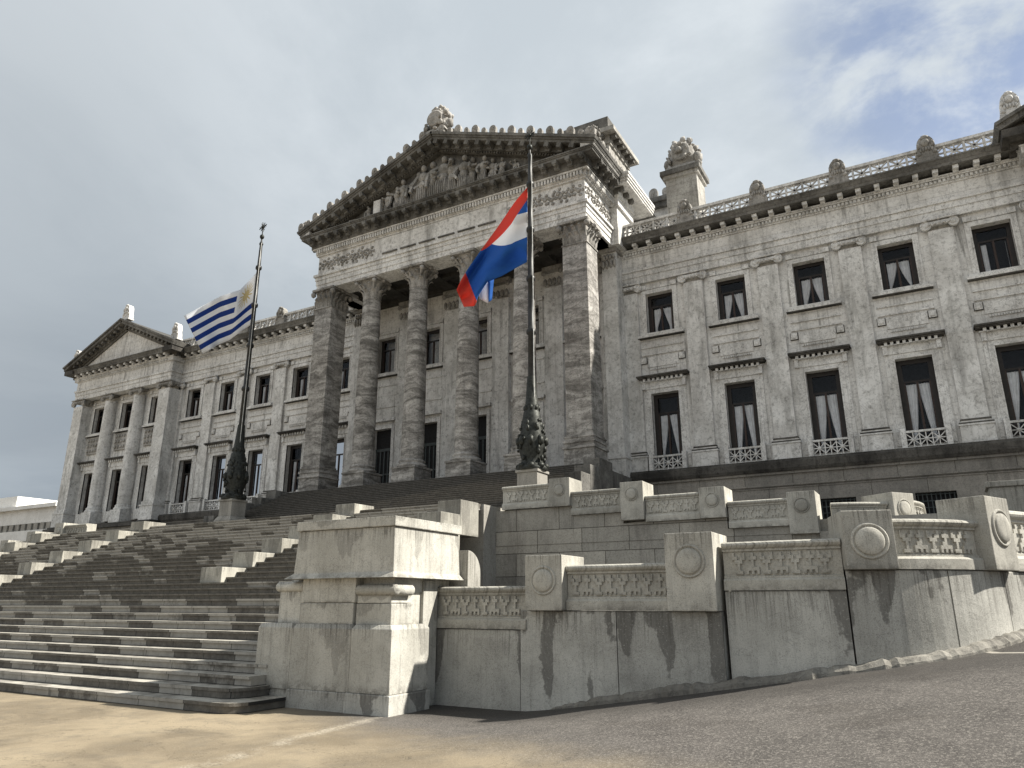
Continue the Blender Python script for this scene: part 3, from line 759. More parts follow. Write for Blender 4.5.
def spandrel(cx,y,par,w=2.55):
    """panels and square bosses between lower hood and upper sill"""
    m=MB(); a,b=cx-w/2,cx+w/2
    m.box(a,b,y-.08,y+.01,15.78,15.86); m.box(a+.35,b-.35,y-.05,y+.01,15.04,15.66); m.box(a,b,y-.08,y+.01,16.25,16.33)
    for s in (-1,1):
        xx=cx+s*(w/2-.12); m.box(xx-.17,xx+.17,y-.12,y+.01,15.30,15.66); m.box(xx-.10,xx+.10,y-.15,y-.12,15.37,15.59)
    n=14
    for i in range(n): xx=cx-.75+i*1.5/(n-1); m.box(xx-.035,xx+.035,y-.085,y+.01,14.86,14.97)
    o=m.build('spandrel_panel',M['trim'],par)
    for s in (-1,1): xx=cx+s*(w/2-.12); m=MB(); m.box(xx-.20,xx+.20,y-.07,y+.01,15.27,15.69); m.build('boss_outline',M['ledge'],o)  # dark outline box behind each boss
    return o
WX_R=[-12.47+4.26*k for k in range(5)]; WX_L=[-37.73-4.24*k for k in range(5)]
WY=40.
curt={0:'tied'}
for side,wx,xa,xb in (('r',WX_R,-14.95,6.7),('l',WX_L,-56.9,-35.3)):
    W=hub('wing',((xa+xb)/2,WY,TZ),pal)
    holes=[]
    for c in wx: holes+= [(c-.82,c+.82,9.0,13.39),(c-.83,c+.83,17.15,19.70)]
    wall_holes('wing_wall',xa,xb,8.7,20.46,WY,2.,holes,M['wing'],W)
    for i,c in enumerate(wx):
        kind='tied' if side=='r' else 'straight'
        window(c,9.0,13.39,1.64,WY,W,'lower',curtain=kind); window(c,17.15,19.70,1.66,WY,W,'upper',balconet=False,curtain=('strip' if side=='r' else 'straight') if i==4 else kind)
        spandrel(c,WY,W)
    sg=1 if side=='r' else -1; d=4.26 if side=='r' else -4.24
    for c in [wx[0]-d/2+.25*sg]+[x+d/2 for x in wx[:-1]]+[wx[-1]+d/2]:
        pilaster(c,WY,1.12,W)
    entabl(xa,xb,WY,W); parapet(xa,xb,39.42,W,[x+d/2 for x in wx[:-1]])
# basement and ledge across the whole front
bs=hub('basement',(XC,39.6,TZ),pal)
bh=[(c-.85,c+.85,5.2,6.64) for c in WX_R+WX_L]
wall_holes('basement_wall',-56.9,6.6,3.9,7.3,39.55,1.5,bh,M['basement'],bs,.4)
m=MB(); m.box(-57,6.6,39.50,41,7.302,7.42); m.box(-57,6.6,39.42,41,7.422,7.5); m.box(-57,6.6,39.52,41,7.502,8.02); m.box(-57,6.6,39.40,41,8.022,8.14); m.build('string_course',M['basement'],bs)
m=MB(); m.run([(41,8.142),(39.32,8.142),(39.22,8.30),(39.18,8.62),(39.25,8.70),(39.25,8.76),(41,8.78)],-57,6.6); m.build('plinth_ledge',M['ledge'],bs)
for a,b,c,d in bh:
    m=MB(); m.box(a,b,39.93,39.98,c,d)
    o=m.build('basement_window',M['room'],bs)
    m=MB()
    for i in range(9): xx=a+.1+i*(b-a-.2)/8; m.box(xx-.02,xx+.02,39.75,39.79,c,d)
    for i in range(5): zz=c+.15+i*.3; m.box(a,b,39.745,39.78,zz-.015,zz+.015)
    m.build('grille',M['grille'],o)

# ---- corner pavilions
def pavilion(x0,x1,Yp):
    P=hub('pavilion',((x0+x1)/2,Yp,TZ),pal)
    w=1.45; sp=(x1-x0-w)/3; pc=[x0+w/2+sp*k for k in range(4)]; wc=[x0+w/2+sp*(k+.5) for k in range(3)]
    wy=Yp+.95
    holes=[]
    for c in wc: holes+=[(c-.75,c+.75,9.2,13.3),(c-.78,c+.78,17.1,19.6)]
    wall_holes('pavilion_wall',x0+.1,x1-.1,8.6,20.46,wy,1.5,holes,M['wing'],P)
    for c in wc:
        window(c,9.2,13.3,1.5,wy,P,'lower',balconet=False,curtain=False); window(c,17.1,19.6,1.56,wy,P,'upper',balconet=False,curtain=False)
        m=MB(); m.box(c-1.0,c+1.0,wy-.14,wy+.01,15.1,16.7)
        for i in range(3):
            for j in range(5): m.ell((c-.8+j*.4,wy-.16,15.4+i*.5),(.15+random.uniform(-.04,.05),.08,.17),sub=1,noise=.15)
        m.build('carved_panel',M['carved'],P)
        m=MB(); m.box(c-.75,c+.75,wy-.25,wy+.01,8.62,9.5); m.build('window_apron',M['trim'],P)
    for i,c in enumerate(pc):
        m=MB()
        if i in (0,3):
            m.box(c-w/2,c+w/2,Yp,Yp+(2.0),9.9,19.8); o=m.build('corner_pier',M['pil'],P)
            m=MB(); m.box(c-w/2-.15,c+w/2+.15,Yp-.15,Yp+2.0,8.3,9.5); m.box(c-w/2-.2,c+w/2+.2,Yp-.2,Yp+2.0,9.502,9.64); m.box(c-w/2-.1,c+w/2+.1,Yp-.1,Yp+2.0,9.642,9.9); m.build('base',M['pil'],o)
            m=MB(); ionic(m,c,Yp,w+.3,19.8,20.46); m.box(c-w/2-.12,c+w/2+.12,Yp-.05,Yp+2.,20.2,20.45)
            for k in range(3): m.ell((c+w/2+.03,Yp+.3+k*.5,20.15),(.1,.22,.2),sub=1)
            m.build('capital',M['carved'],o)
        else:
            m.lathe([(.56,9.9),(.60,11.5),(.59,14),(.54,17.5),(.50,19.85)],Matrix.Translation((c,Yp+.6,0)),24); o=m.build('column',M['pil'],P)
            m=MB(); m.box(c-.75,c+.75,Yp-.12,Yp+1.3,8.3,9.45); m.lathe([(.74,9.45),(.78,9.55),(.70,9.66),(.66,9.72),(.70,9.8),(.60,9.9)],Matrix.Translation((c,Yp+.6,0)),24); m.build('base',M['pil'],o)
            m=MB(); ionic(m,c,Yp+.15,1.5,19.85,20.46); m.box(c-.62,c+.62,Yp+.02,Yp+1.2,20.3,20.44); m.build('capital',M['carved'],o)
    E_=entabl(x0-.0,x1+.0,Yp+.2,P)
    # returns along both sides
    for s,xx in ((-1,x0),(1,x1)):
        m=MB()
        for (pr,za,zb) in ((.02,20.45,20.90),(.07,20.902,21.24),(.16,21.242,21.40),(.012,21.402,22.28),(.24,22.282,22.62),(.3,22.622,22.70)):
            a,b=(xx-pr,xx+.4) if s<0 else (xx-.4,xx+pr); m.box(a,b,Yp-.02-pr*.9,Yp+2.2,za+.001,zb-.001)
        m.build('return_entablature',M['trim'],P)
        m=MB(); a,b=(xx-.95,xx+.4) if s<0 else (xx-.4,xx+.95)
        m.box(a,b,Yp-.97,Yp+2.2,22.91,23.335)
        n=4
        for k in range(n): yy=Yp-.1+k*.71; mm=.62; m.box(xx-mm if s<0 else xx,xx if s<0 else xx+mm,yy-.13,yy+.13,22.63,22.905)
        m.build('return_cornice',M['ledge'],P)
    # pediment
    cx=(x0+x1)/2; hw=(x1-x0)/2+1.0; zb=23.34; rise=hw*.435; fy=Yp-.96
    m=MB(); m.prism([(cx-hw+1.,zb),(cx+hw-1.,zb),(cx,zb+rise-.45)],Yp-.15,Yp+6); m.build('tympanum',M['wing'],P)
    m=MB(); L=sqrt(hw*hw+rise*rise); an=math.atan2(rise,hw)
    for s in (-1,1):
        R=Matrix.Translation((cx+s*hw,0,zb+.02))@Matrix.Rotation(-s*an if s>0 else an*-1,4,'Y') if False else None
        t=Vector((-s*cos(an),0,sin(an))); nn=Vector((s*sin(an),0,cos(an)))
        def Q(u,v,y): p=Vector((cx+s*hw,y,zb+.0))+t*u+nn*v; return p
        def rb(u0,u1,v0,v1,y0,y1):
            m.add([Q(u0,v0,y0),Q(u1,v0,y0),Q(u1,v0,y1),Q(u0,v0,y1),Q(u0,v1,y0),Q(u1,v1,y0),Q(u1,v1,y1),Q(u0,v1,y1)],[(0,3,2,1),(4,5,6,7),(0,1,5,4),(1,2,6,5),(2,3,7,6),(3,0,4,7)])
        rb(-.02,L+.12,.0,.26,fy-.05,Yp+6); rb(0,L+.17,.262,.42,fy-.18,Yp+6); rb(.5,L+.02,-.30,-.002,Yp-.45,Yp+1); rb(.9,L-.06,-.5,-.302,Yp-.3,Yp+1)
        k=int(L/.62)
        for i in range(2,k): u=i*L/k; rb(u-.13,u+.13,-.24,-.003,Yp-.85,Yp-.45)
    m.build('raking_cornice',M['dark'],P)
    m=MB(); m.prism([(cx-hw+.2,zb+.05),(cx+hw-.2,zb+.05),(cx,zb+rise)],Yp+5.9,Yp+14); m.build('roof',M['dark'],P)
    stele(cx,fy+.3,zb+rise+.42,1.55,1.05,P,'trim')
    for s in (-1,1):
        o=stele(cx+s*(hw-.7),fy+.5,zb+.68,1.6,.95,P,'trim')
    m=MB(); m.box(x0-.3,x1+.3,Yp-.35,Yp+2,8.14,8.3); m.box(x0-.5,x1+.5,Yp-.6,Yp+2,7.9,8.138); m.build('plinth_ledge',M['ledge'],P)
    m=MB(); m.box(x0-.2,x1+.2,Yp-.25,Yp+2.5,3.9,7.28); m.box(x0-.28,x1+.28,Yp-.33,Yp+2.5,7.282,7.45); m.box(x0-.22,x1+.22,Yp-.27,Yp+2.5,7.452,7.898); m.build('pavilion_basement',M['basement'],P)
    m=MB(); m.box(x0+.05,x1-.05,wy+1.3,wy+16,4,23.3); m.build('pavilion_mass',M['wing'],P)
pavilion(-70.8,-56.5,38.7); pavilion(6.45,20.7,38.7)
m=MB(); m.box(-56.6,6.5,41.9,60,4,23.36); m.build('building_mass',M['wing'],pal)

# ---- portico
PY=34.5; PX0,PX1=-35.45,-14.75; FZ=8.40
PO=hub('portico',(XC,PY,TZ),pal)
m=MB(); m.box(PX0-.3,PX1+.3,33.95,39.6,TZ-.1,FZ); m.build('portico_floor',M['dark'],PO)
def corinth(m,cx,cy,r,z0,z1,square=False,w=1.5):
    h=z1-z0
    if not square: m.lathe([(r*.98,z0),(r*1.05,z0+.06),(r*.92,z0+.1),(r*.9,z0+h*.4),(r*1.05,z0+h*.75),(r*1.3,z0+h*.88)],Matrix.Translation((cx,cy,0)),20)
    else: m.box(cx-w/2+.02,cx+w/2-.02,cy-w/2+.02,cy+w/2-.02,z0,z1-.15); m.box(cx-w/2-.05,cx+w/2+.05,cy-w/2-.05,cy+w/2+.05,z0-.01,z0+.07)
    ab=(r*1.48 if not square else w/2+.22)
    # concave abacus
    pts=[]
    for q in range(4):
        a0=q*pi/2+pi/4
        for k in range(7):
            t=k/6; a=a0+t*pi/2; rr=ab*sqrt(2)*(1-.30*sin(pi*t)) ; pts.append((cx+rr*cos(a),cy+rr*sin(a)))
    if square: pts=[(cx-ab,cy-ab),(cx+ab,cy-ab),(cx+ab,cy+ab),(cx-ab,cy+ab)]
    n=len(pts); za,zb=z1-.15,z1
    m.add([(a,b,za) for a,b in pts]+[(a,b,zb) for a,b in pts],[tuple(reversed(range(n))),tuple(range(n,2*n))]+[(i,(i+1)%n,n+(i+1)%n,n+i) for i in range(n)])
    def leaf(px,py,ang,zb_,hh,ww,out):
        d=Vector((cos(ang),sin(ang),0)); s=Vector((-sin(ang),cos(ang),0)); vs=[];fs=[]
        prof=[(0,0,.8),(.03,.35,1.),(.06,.65,1.),(.16,.88,.8),(.30,1.,.5),(.36,.9,.25)]
        for o_,zz,wd in prof:
            for k in (-1,0,1):
                p=Vector((px,py,zb_))+d*(o_*out+.04*(1-abs(k)))+s*(k*ww*wd/2)+Vector((0,0,hh*zz)); vs.append(p)
        for j in range(len(prof)-1):
            for k in range(2): fs.append((j*3+k,j*3+k+1,(j+1)*3+k+1,(j+1)*3+k))
        m.add(vs,fs)
    if not square:
        for q in range(8):
            a=q*pi/4; leaf(cx+r*.93*cos(a),cy+r*.93*sin(a),a,z0+.08,h*.40,r*.62,1.0)
            a+=pi/8; leaf(cx+r*.91*cos(a),cy+r*.91*sin(a),a,z0+.10,h*.66,r*.55,1.1)
        for q in range(4):
            a=q*pi/2+pi/4; m.ell((cx+ab*1.22*cos(a),cy+ab*1.22*sin(a),z1-.33),(.17,.17,.2),sub=1)
            m.bar((cx+r*cos(a),cy+r*sin(a),z0+h*.5),(cx+ab*1.15*cos(a),cy+ab*1.15*sin(a),z1-.3),.13)
            a=q*pi/2; m.ell((cx+ab*1.02*cos(a),cy+ab*1.02*sin(a),z1-.12),(.17,.17,.15),sub=1)
    else:
        for ax in range(4):
            d=[(0,-1),(1,0),(0,1),(-1,0)][ax]; ang=math.atan2(d[1],d[0]); s=(-d[1],d[0])
            for k in range(4):
                u=(k-1.5)*w/4; leaf(cx+d[0]*w/2+s[0]*u,cy+d[1]*w/2+s[1]*u,ang,z0+.08,h*.42,w/4.4,.8)
            for k in range(3):
                u=(k-1)*w/3.4; leaf(cx+d[0]*w/2+s[0]*u,cy+d[1]*w/2+s[1]*u,ang,z0+.3,h*.55,w/4.6,.9)
            m.ell((cx+d[0]*(ab-.02),cy+d[1]*(ab-.02),z1-.12),(.16,.16,.16),sub=1)
            a=ang+pi/4; m.ell((cx+ab*1.3*cos(a),cy+ab*1.3*sin(a),z1-.36),(.2,.2,.24),sub=1)
AZ=22.72; CAPZ=21.25
for off in (-5.88,-1.96,1.96,5.88):
    cx=XC+off; cy=PY+.80
    m=MB(); pr=[]
    for i in range(13):
        t=i/12; pr.append((.70-.11*t**1.6+.01*sin(pi*t),9.98+(CAPZ-9.98)*t))
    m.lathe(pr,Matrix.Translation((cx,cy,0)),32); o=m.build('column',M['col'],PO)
    m=MB(); m.box(cx-.86,cx+.86,cy-.86,cy+.86,FZ-.02,FZ+.62); m.box(cx-.84,cx+.84,cy-.84,cy+.84,FZ+.622,FZ+.98)
    m.box(cx-.90,cx+.90,cy-.90,cy+.90,FZ+.982,FZ+1.10)
    m.lathe([(.86,FZ+1.10),(.92,FZ+1.18),(.88,FZ+1.28),(.78,FZ+1.31),(.76,FZ+1.38),(.82,FZ+1.44),(.80,FZ+1.51),(.72,FZ+1.55),(.70,FZ+1.6)],Matrix.Translation((cx,cy,0)),32); m.build('base',M['col'],o)
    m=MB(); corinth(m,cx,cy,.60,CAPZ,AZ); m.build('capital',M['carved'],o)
def pier(cx,cy,w,par,name='corner_pier'):
    m=MB(); m.box(cx-w/2,cx+w/2,cy-w/2,cy+w/2,10.2,CAPZ); o=m.build(name,M['col'],par)
    m=MB()
    for e,za,zb in ((.12,FZ-.02,9.40),(.20,9.402,9.52),(.10,9.522,9.72),(.16,9.722,9.86),(.08,9.862,10.0),(.12,10.002,10.08),(.04,10.082,10.2)):
        m.box(cx-w/2-e,cx+w/2+e,cy-w/2-e,cy+w/2+e,za,zb)
    m.build('base',M['col'],o)
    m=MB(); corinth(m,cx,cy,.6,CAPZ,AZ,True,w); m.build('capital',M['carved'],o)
pier(PX0+.78,PY+.78,1.5,PO); pier(PX1-.78,PY+.78,1.5,PO)
# wall pilasters behind, doors and windows
cw=[XC+3.92*k for k in (-2,-1,0,1,2)]
holes=[]
for c in cw: holes+=[(c-.80,c+.80,FZ,13.45),(c-.80,c+.80,17.6,20.3)]
wall_holes('portico_back_wall',PX0,PX1,FZ-.3,23.2,39.5,1.,holes,M['wing'],PO,.45)
for c in cw:
    m=MB(); a,b=c-.8,c+.8; y=39.5
    m.box(a-.24,a,y-.08,y+.01,FZ,13.45); m.box(b,b+.24,y-.08,y+.01,FZ,13.45); m.box(a-.24,b+.24,y-.083,y+.01,13.45,13.72)
    m.box(a-.4,b+.4,y-.3,y+.01,13.95,14.15)
    o=m.build('doorway',M['trim'],PO)
    m=MB(); m.box(a,b,39.83,39.9,FZ,13.45); m.build('door_leaf',M['room'],o)
    m=MB()
    for i in range(5): xx=a+.12+i*(1.36/4); m.box(xx-.05,xx+.05,39.76,39.83,FZ,11.9)
    m.box(a,b,39.75,39.82,11.9,12.1); m.box(a,b,39.752,39.82,10.2,10.3); m.build('door_bars',M['grille'],o)
    window(c,17.6,20.3,1.6,39.5,PO,'upper',balconet=False,curtain=False)
    for zq in (15.0,16.6): m=MB(); m.box(c-1.1,c+1.1,39.44,39.51,zq,zq+.1); m.build('string_moulding',M['trim'],PO)
for off in (-9.75,-5.88,-1.96,1.96,5.88,9.75):
    cx=XC+off; m=MB(); m.box(cx-.62,cx+.62,39.15,39.52,9.6,CAPZ); o=m.build('pilaster',M['pil'],PO)
    m=MB(); m.box(cx-.74,cx+.74,39.02,39.52,FZ,9.3); m.box(cx-.68,cx+.68,39.08,39.52,9.302,9.6); m.build('base',M['pil'],o)
    m=MB(); m.box(cx-.72,cx+.72,39.03,39.52,22.4,22.7); 
    for k in range(4): m.ell((cx-.5+k*.33,39.1,21.6),(.16,.12,.3),sub=1)
    for s in (-1,1): m.ell((cx+s*.6,39.05,22.25),(.18,.15,.2),sub=1)
    m.build('capital',M['carved'],o)
# pier of the side wall beside the wing
for x0_,x1_,e,p0_,p1_ in ((-15.0,-14.28,.10,-15.6,-14.66),(-35.92,-35.2,.10,-35.58,-34.6)):
    q0_,q1_=x0_,x1_; x0_,x1_=p0_,p1_
    m=MB(); m.box(x0_,x1_,38.75,40.05,9.9,22.715); o=m.build('side_pilaster',M['pil'],PO)
    m=MB(); m.box(x0_-e,x1_+e,38.62,40.05,8.4,9.5); m.box(x0_-e-.06,x1_+e+.06,38.56,40.05,9.502,9.62); m.box(x0_-.06,x1_+.06,38.68,40.05,9.622,9.9); m.build('base',M['pil'],o)
    m=MB(); sx=(x0_+x1_)/2
    for k in range(4):
        m.ell((x0_+.1+k*.25,38.72,21.7),(.13,.12,.34),sub=1); m.ell((x0_+.2+k*.2,38.68,22.15),(.1,.12,.2),sub=1)
    m.box(x0_-.10,x1_+.10,38.6,40.05,22.45,22.71); m.build('capital',M['carved'],o)
    x0_,x1_=q0_,q1_
    # the entablature breaks forward over this pier
    m=MB()
    for pr,za,zb_ in ((.0,22.717,23.85),(-.03,23.852,25.30),(.12,25.302,25.86),(.22,25.862,26.40)): m.box(x0_-pr,x1_+pr,38.35-pr,40.9,za,zb_)
    m.build('pier_entablature',M['trim'],PO)
    m=MB(); a_,b_=(x0_-.3,x1_+.95) if x0_>-20 else (x0_-.95,x1_+.3)
    for dd,za,zb_ in ((0,26.402,26.55),(.06,26.552,26.72),(.12,26.722,26.9),(.17,26.902,27.06)): m.box(a_-dd*(x0_<-20),b_+dd*(x0_>-20),37.75-dd,42.5,za,zb_)
    m.build('pier_cornice',M['trim'],PO)
# inner entablature coloured dark for the recess shade, then the ceiling
m=MB(); m.box(PX0+.4,PX1-.4,39.0,39.5,22.71,23.0); m.build('inner_architrave_shade',M['soffit'],PO)
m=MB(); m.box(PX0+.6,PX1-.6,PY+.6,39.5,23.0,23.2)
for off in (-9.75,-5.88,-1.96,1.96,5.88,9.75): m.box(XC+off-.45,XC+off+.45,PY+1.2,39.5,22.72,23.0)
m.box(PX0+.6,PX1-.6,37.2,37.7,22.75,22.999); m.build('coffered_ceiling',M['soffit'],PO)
# entablature of the portico (three sides)
def ring(m,e,za,zb,th=1.5,back=40.4):
    x0,x1=PX0-e,PX1+e
    m.box(x0,x1,PY-e,PY+th,za,zb); m.box(x0,x0+th+e,PY+th,back,za,zb); m.box(x1-th-e,x1,PY+th,back,za,zb)
m=MB(); ring(m,.0,AZ,23.08); ring(m,.05,23.082,23.42); ring(m,.10,23.422,23.68); ring(m,.2,23.682,23.86); m.build('architrave',M['trim'],PO)
m=MB(); ring(m,-.02,23.862,25.30); m.build('frieze',M['trim'],PO)
m=MB()       # inscription tablets: plain raised field with shallow sunk lines
m.box(PX0+5.2,PX1-5.2,PY-.07,PY,23.95,25.28)
m.build('frieze_tablet',M['pil'],PO)
m=MB()
for k in range(6):
    a=PX0+5.9+k*1.52
    m.box(a,a+1.25,PY-.16,PY-.06,24.05,24.14)
m.build('tablet_moulding',M['dark'],PO)
m=MB(); random.seed(11)      # carved garlands in the frieze ends and down the sides
def garland(m,n,fn):
    for k in range(n):
        c=fn(k/(n-1) if n>1 else 0)
        for j in range(5):
            a=j*1.256; r=.30
            m.ell((c[0]+(r*cos(a) if c[3]==0 else 0),c[1]+(r*cos(a) if c[3] else 0),c[2]+r*sin(a)),(.12 if c[3]==0 else .06,.06 if c[3]==0 else .12,.12),sub=1,noise=.2)
        m.ell(c[:3],(.16,.09,.16) if c[3]==0 else (.09,.16,.16),sub=1,noise=.1)
for fn in (lambda t:(PX0+.4+t*4.4,PY,24.6+.18*sin(t*25),0),lambda t:(PX1-.4-t*4.4,PY,24.6+.18*sin(t*25),0),lambda t:(PX1,PY+.4+t*4.9,24.6+.18*sin(t*27),1),lambda t:(PX0,PY+.4+t*4.9,24.6,1)):
    m=MB(); garland(m,11,fn); m.build('garland_relief',M['carved'],PO)
m=MB(); ring(m,.10,25.302,25.42); ring(m,.16,25.422,25.75)
nd=int((PX1-PX0)/.21)
for i in range(nd): xx=PX0+(i+.5)*(PX1-PX0)/nd; m.box(xx-.062,xx+.062,PY-.32,PY-.15,25.46,25.72)
for xx,s in ((PX0,-1),(PX1,1)):
    for i in range(28):
        yy=PY+.1+i*.21
        if yy<40: m.box(xx-.30 if s<0 else xx+.15,xx-.15 if s<0 else xx+.30,yy-.062,yy+.062,25.46,25.72)
ring(m,.34,25.752,25.86); m.build('dentil_course',M['trim'],PO)
m=MB(); ring(m,.40,25.862,26.40)
def scroll(m,x,y,s,ax):     # modillion
    if ax=='x': m.box(x-.15,x+.15,y-.62,y,26.18,26.42); m.box(x-.15,x+.15,y-.30,y,25.98,26.18); m.ell((x,y-.5,26.16),(.14,.14,.12),sub=1)
    else: m.box(min(x,x+s*.62),max(x,x+s*.62),y-.15,y+.15,26.18,26.42); m.box(min(x,x+s*.3),max(x,x+s*.3),y-.15,y+.15,25.98,26.18); m.ell((x+s*.5,y,26.16),(.14,.14,.12),sub=1)
for i in range(26): scroll(m,PX0-.2+i*(PX1-PX0+.4)/25,PY-.38,0,'x')
for i in range(7):
    scroll(m,PX1+.38,PY+.35+i*.84,1,'y'); scroll(m,PX0-.38,PY+.35+i*.84,-1,'y')
m.build('modillion_course',M['dark'],PO)
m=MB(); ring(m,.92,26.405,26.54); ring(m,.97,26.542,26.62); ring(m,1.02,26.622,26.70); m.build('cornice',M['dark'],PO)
# side gutter: cornice return has a lit cyma
for s,xx in ((1,PX1),(-1,PX0)):
    m=MB()
    for e,za,zb in ((1.04,26.702,26.82),(1.10,26.822,26.95),(1.15,26.952,27.06)):
        a,b=(xx+.2,xx+e) if s>0 else (xx-e,xx-.2); m.box(a,b,PY-.95,38.1,za,zb)
    m.build('side_cyma',M['trim'],PO)
# pediment
hw=(PX1-PX0)/2+1.03; zb=26.70; APZ=31.45; rise=APZ-zb-.50; an=math.atan2(rise,hw); L=sqrt(hw*hw+rise*rise)
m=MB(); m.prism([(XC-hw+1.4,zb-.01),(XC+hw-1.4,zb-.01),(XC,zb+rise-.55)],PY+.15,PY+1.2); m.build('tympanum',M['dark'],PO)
m=MB()
SL=[]
for s in (-1,1):
    t=Vector((-s*cos(an),0,sin(an))); nn=Vector((s*sin(an),0,cos(an)))
    def Q(u,v,y,s=s,t=t,nn=nn): return Vector((XC+s*hw,y,zb))+t*u+nn*v
    def rb(u0,u1,v0,v1,y0,y1,mm=None):
        (mm or m).add([Q(u0,v0,y0),Q(u1,v0,y0),Q(u1,v0,y1),Q(u0,v0,y1),Q(u0,v1,y0),Q(u1,v1,y0),Q(u1,v1,y1),Q(u0,v1,y1)],[(0,3,2,1),(4,5,6,7),(0,1,5,4),(1,2,6,5),(2,3,7,6),(3,0,4,7)])
    rb(0,L+.05,.0,.16,PY-.98,41); rb(-.03,L+.12,.162,.28,PY-1.05,41); rb(-.06,L+.20,.282,.46,PY-1.14,41)
    rb(1.2,L-.05,-.36,-.002,PY-.42,PY+1.0); rb(1.7,L-.2,-.50,-.362,PY-.2,PY+1.0)
    k=14
    for i in range(2,k+1): u=(i-.35)*L/k; rb(u-.15,u+.15,-.28,-.003,PY-.98,PY-.42); rb(u-.15,u+.15,-.42,-.282,PY-.66,PY-.42)
    k=60
    for i in range(12,k-2): u=i*L/k; rb(u-.05,u+.05,-.49,-.37,PY-.32,PY-.19)
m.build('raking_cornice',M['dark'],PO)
m=MB()
for s in (-1,1):
    t=Vector((-s*cos(an),0,sin(an))); nn=Vector((s*sin(an),0,cos(an)))
    def Q(u,v,y,s=s,t=t,nn=nn): return Vector((XC+s*hw,y,zb))+t*u+nn*v
    rb(0,L+.2,.02,.42,40.9,50,m)
m.build('roof',M['dark'],PO)
# antefixes along both rakes
def antefix_mesh(sc):
    m=MB(); pts=[(-.24*sc,0),(.24*sc,0),(.27*sc,.2*sc)]+[(cos(a)*.27*sc,.34*sc+sin(a)*.30*sc) for a in [i*pi/8 for i in range(9)]]+[(-.27*sc,.2*sc)]
    m.prism(pts,-.11,.11); m.ell((0,-.1,.36*sc),(.13*sc,.06,.17*sc),sub=1)
    for s in (-1,1): m.ell((s*.15*sc,-.08,.15*sc),(.09*sc,.06,.09*sc),sub=1)
    return m
proto={}
def antefix(p,sc,par,name='antefix'):
    if sc not in proto:
        o=antefix_mesh(sc).build(name,M['carved'],None); proto[sc]=o
    else:
        o=proto[sc].copy(); COL.objects.link(o)
    o.parent=par; o.location=Vector(p)-wloc(par); return o
for s in (-1,1):
    t=Vector((-s*cos(an),0,sin(an))); nn=Vector((s*sin(an),0,cos(an)))
    k=17
    for i in range(k):
        u=.25+i*(L-.9)/(k-1); p=Vector((XC+s*hw,PY-.98,zb))+t*u+nn*.45
        antefix(p,.88 if i%2==0 else .6,PO)
for k in range(9):
    o=antefix((PX1+1.02,PY-.6+k*.5,27.05),.6 if k%2 else .88,PO); o.rotation_euler.z=pi/2
# sculpture groups
def figure(m,x,y,z,h,lean,seed):
    r=random.Random(seed); T=Matrix.Translation((x,y,z))@Matrix.Rotation(lean,4,'Y')
    def e(c,rr,noise=.06): m.ell(c,rr,T,2,noise)
    e((0,0,h*.92),(h*.065,h*.07,h*.085)); e((0,0,h*.80),(h*.035,h*.035,h*.05)); e((0,0,h*.68),(h*.14,h*.10,h*.15))
    e((0,.0,h*.50),(h*.115,h*.1,h*.13)); a=r.uniform(-.3,.3)
    for s in (-1,1):
        e((s*h*.07+a*h*.1*s,-.02,h*.30),(h*.075,h*.08,h*.20)); e((s*h*.08+a*h*.15*s,-.03,h*.10),(h*.05,h*.055,h*.13))
        ax=r.choice((.16,.22)); up=r.uniform(-.12,.25)
        m.bar(T@Vector((s*h*.13,0,h*.76)),T@Vector((s*h*ax,-h*.1,h*(.58+up))),h*.07); m.bar(T@Vector((s*h*ax,-h*.1,h*(.58+up))),T@Vector((s*h*(ax-.05+r.uniform(-.1,.12)),-h*.16,h*(.45+up*1.8))),h*.055)
    for k in range(5): e(((k-2)*h*.05,-h*.06,h*.26),(h*.02,h*.05,h*.26))
random.seed(5)
xsf=[-7.6,-6.6,-5.7,-4.9,-4.1,-3.35,-2.6,-1.9,-1.15,-.4,.4,1.15,1.9,2.6,3.35,4.1,4.9,5.7,6.6,7.6]
for i,xf in enumerate(xsf):
    avail=(hw-.9-abs(xf))*rise/hw-.35
    hgt=max(.8,min(3.3,avail)); m=MB()
    lean=0
    if avail<1.25: lean=(1 if xf<0 else -1)*1.15; hgt=1.5
    figure(m,XC+xf+random.uniform(-.1,.1),PY+(.02 if i%2 else -.14),zb-.05,hgt,lean+random.uniform(-.12,.12),i)
    m.build('relief_figure',M['carved'],PO)
m=MB(); m.box(XC-5.3,XC-4.7,PY-.3,PY+.2,zb,zb+1.5); m.build('relief_tablet',M['trim'],PO)
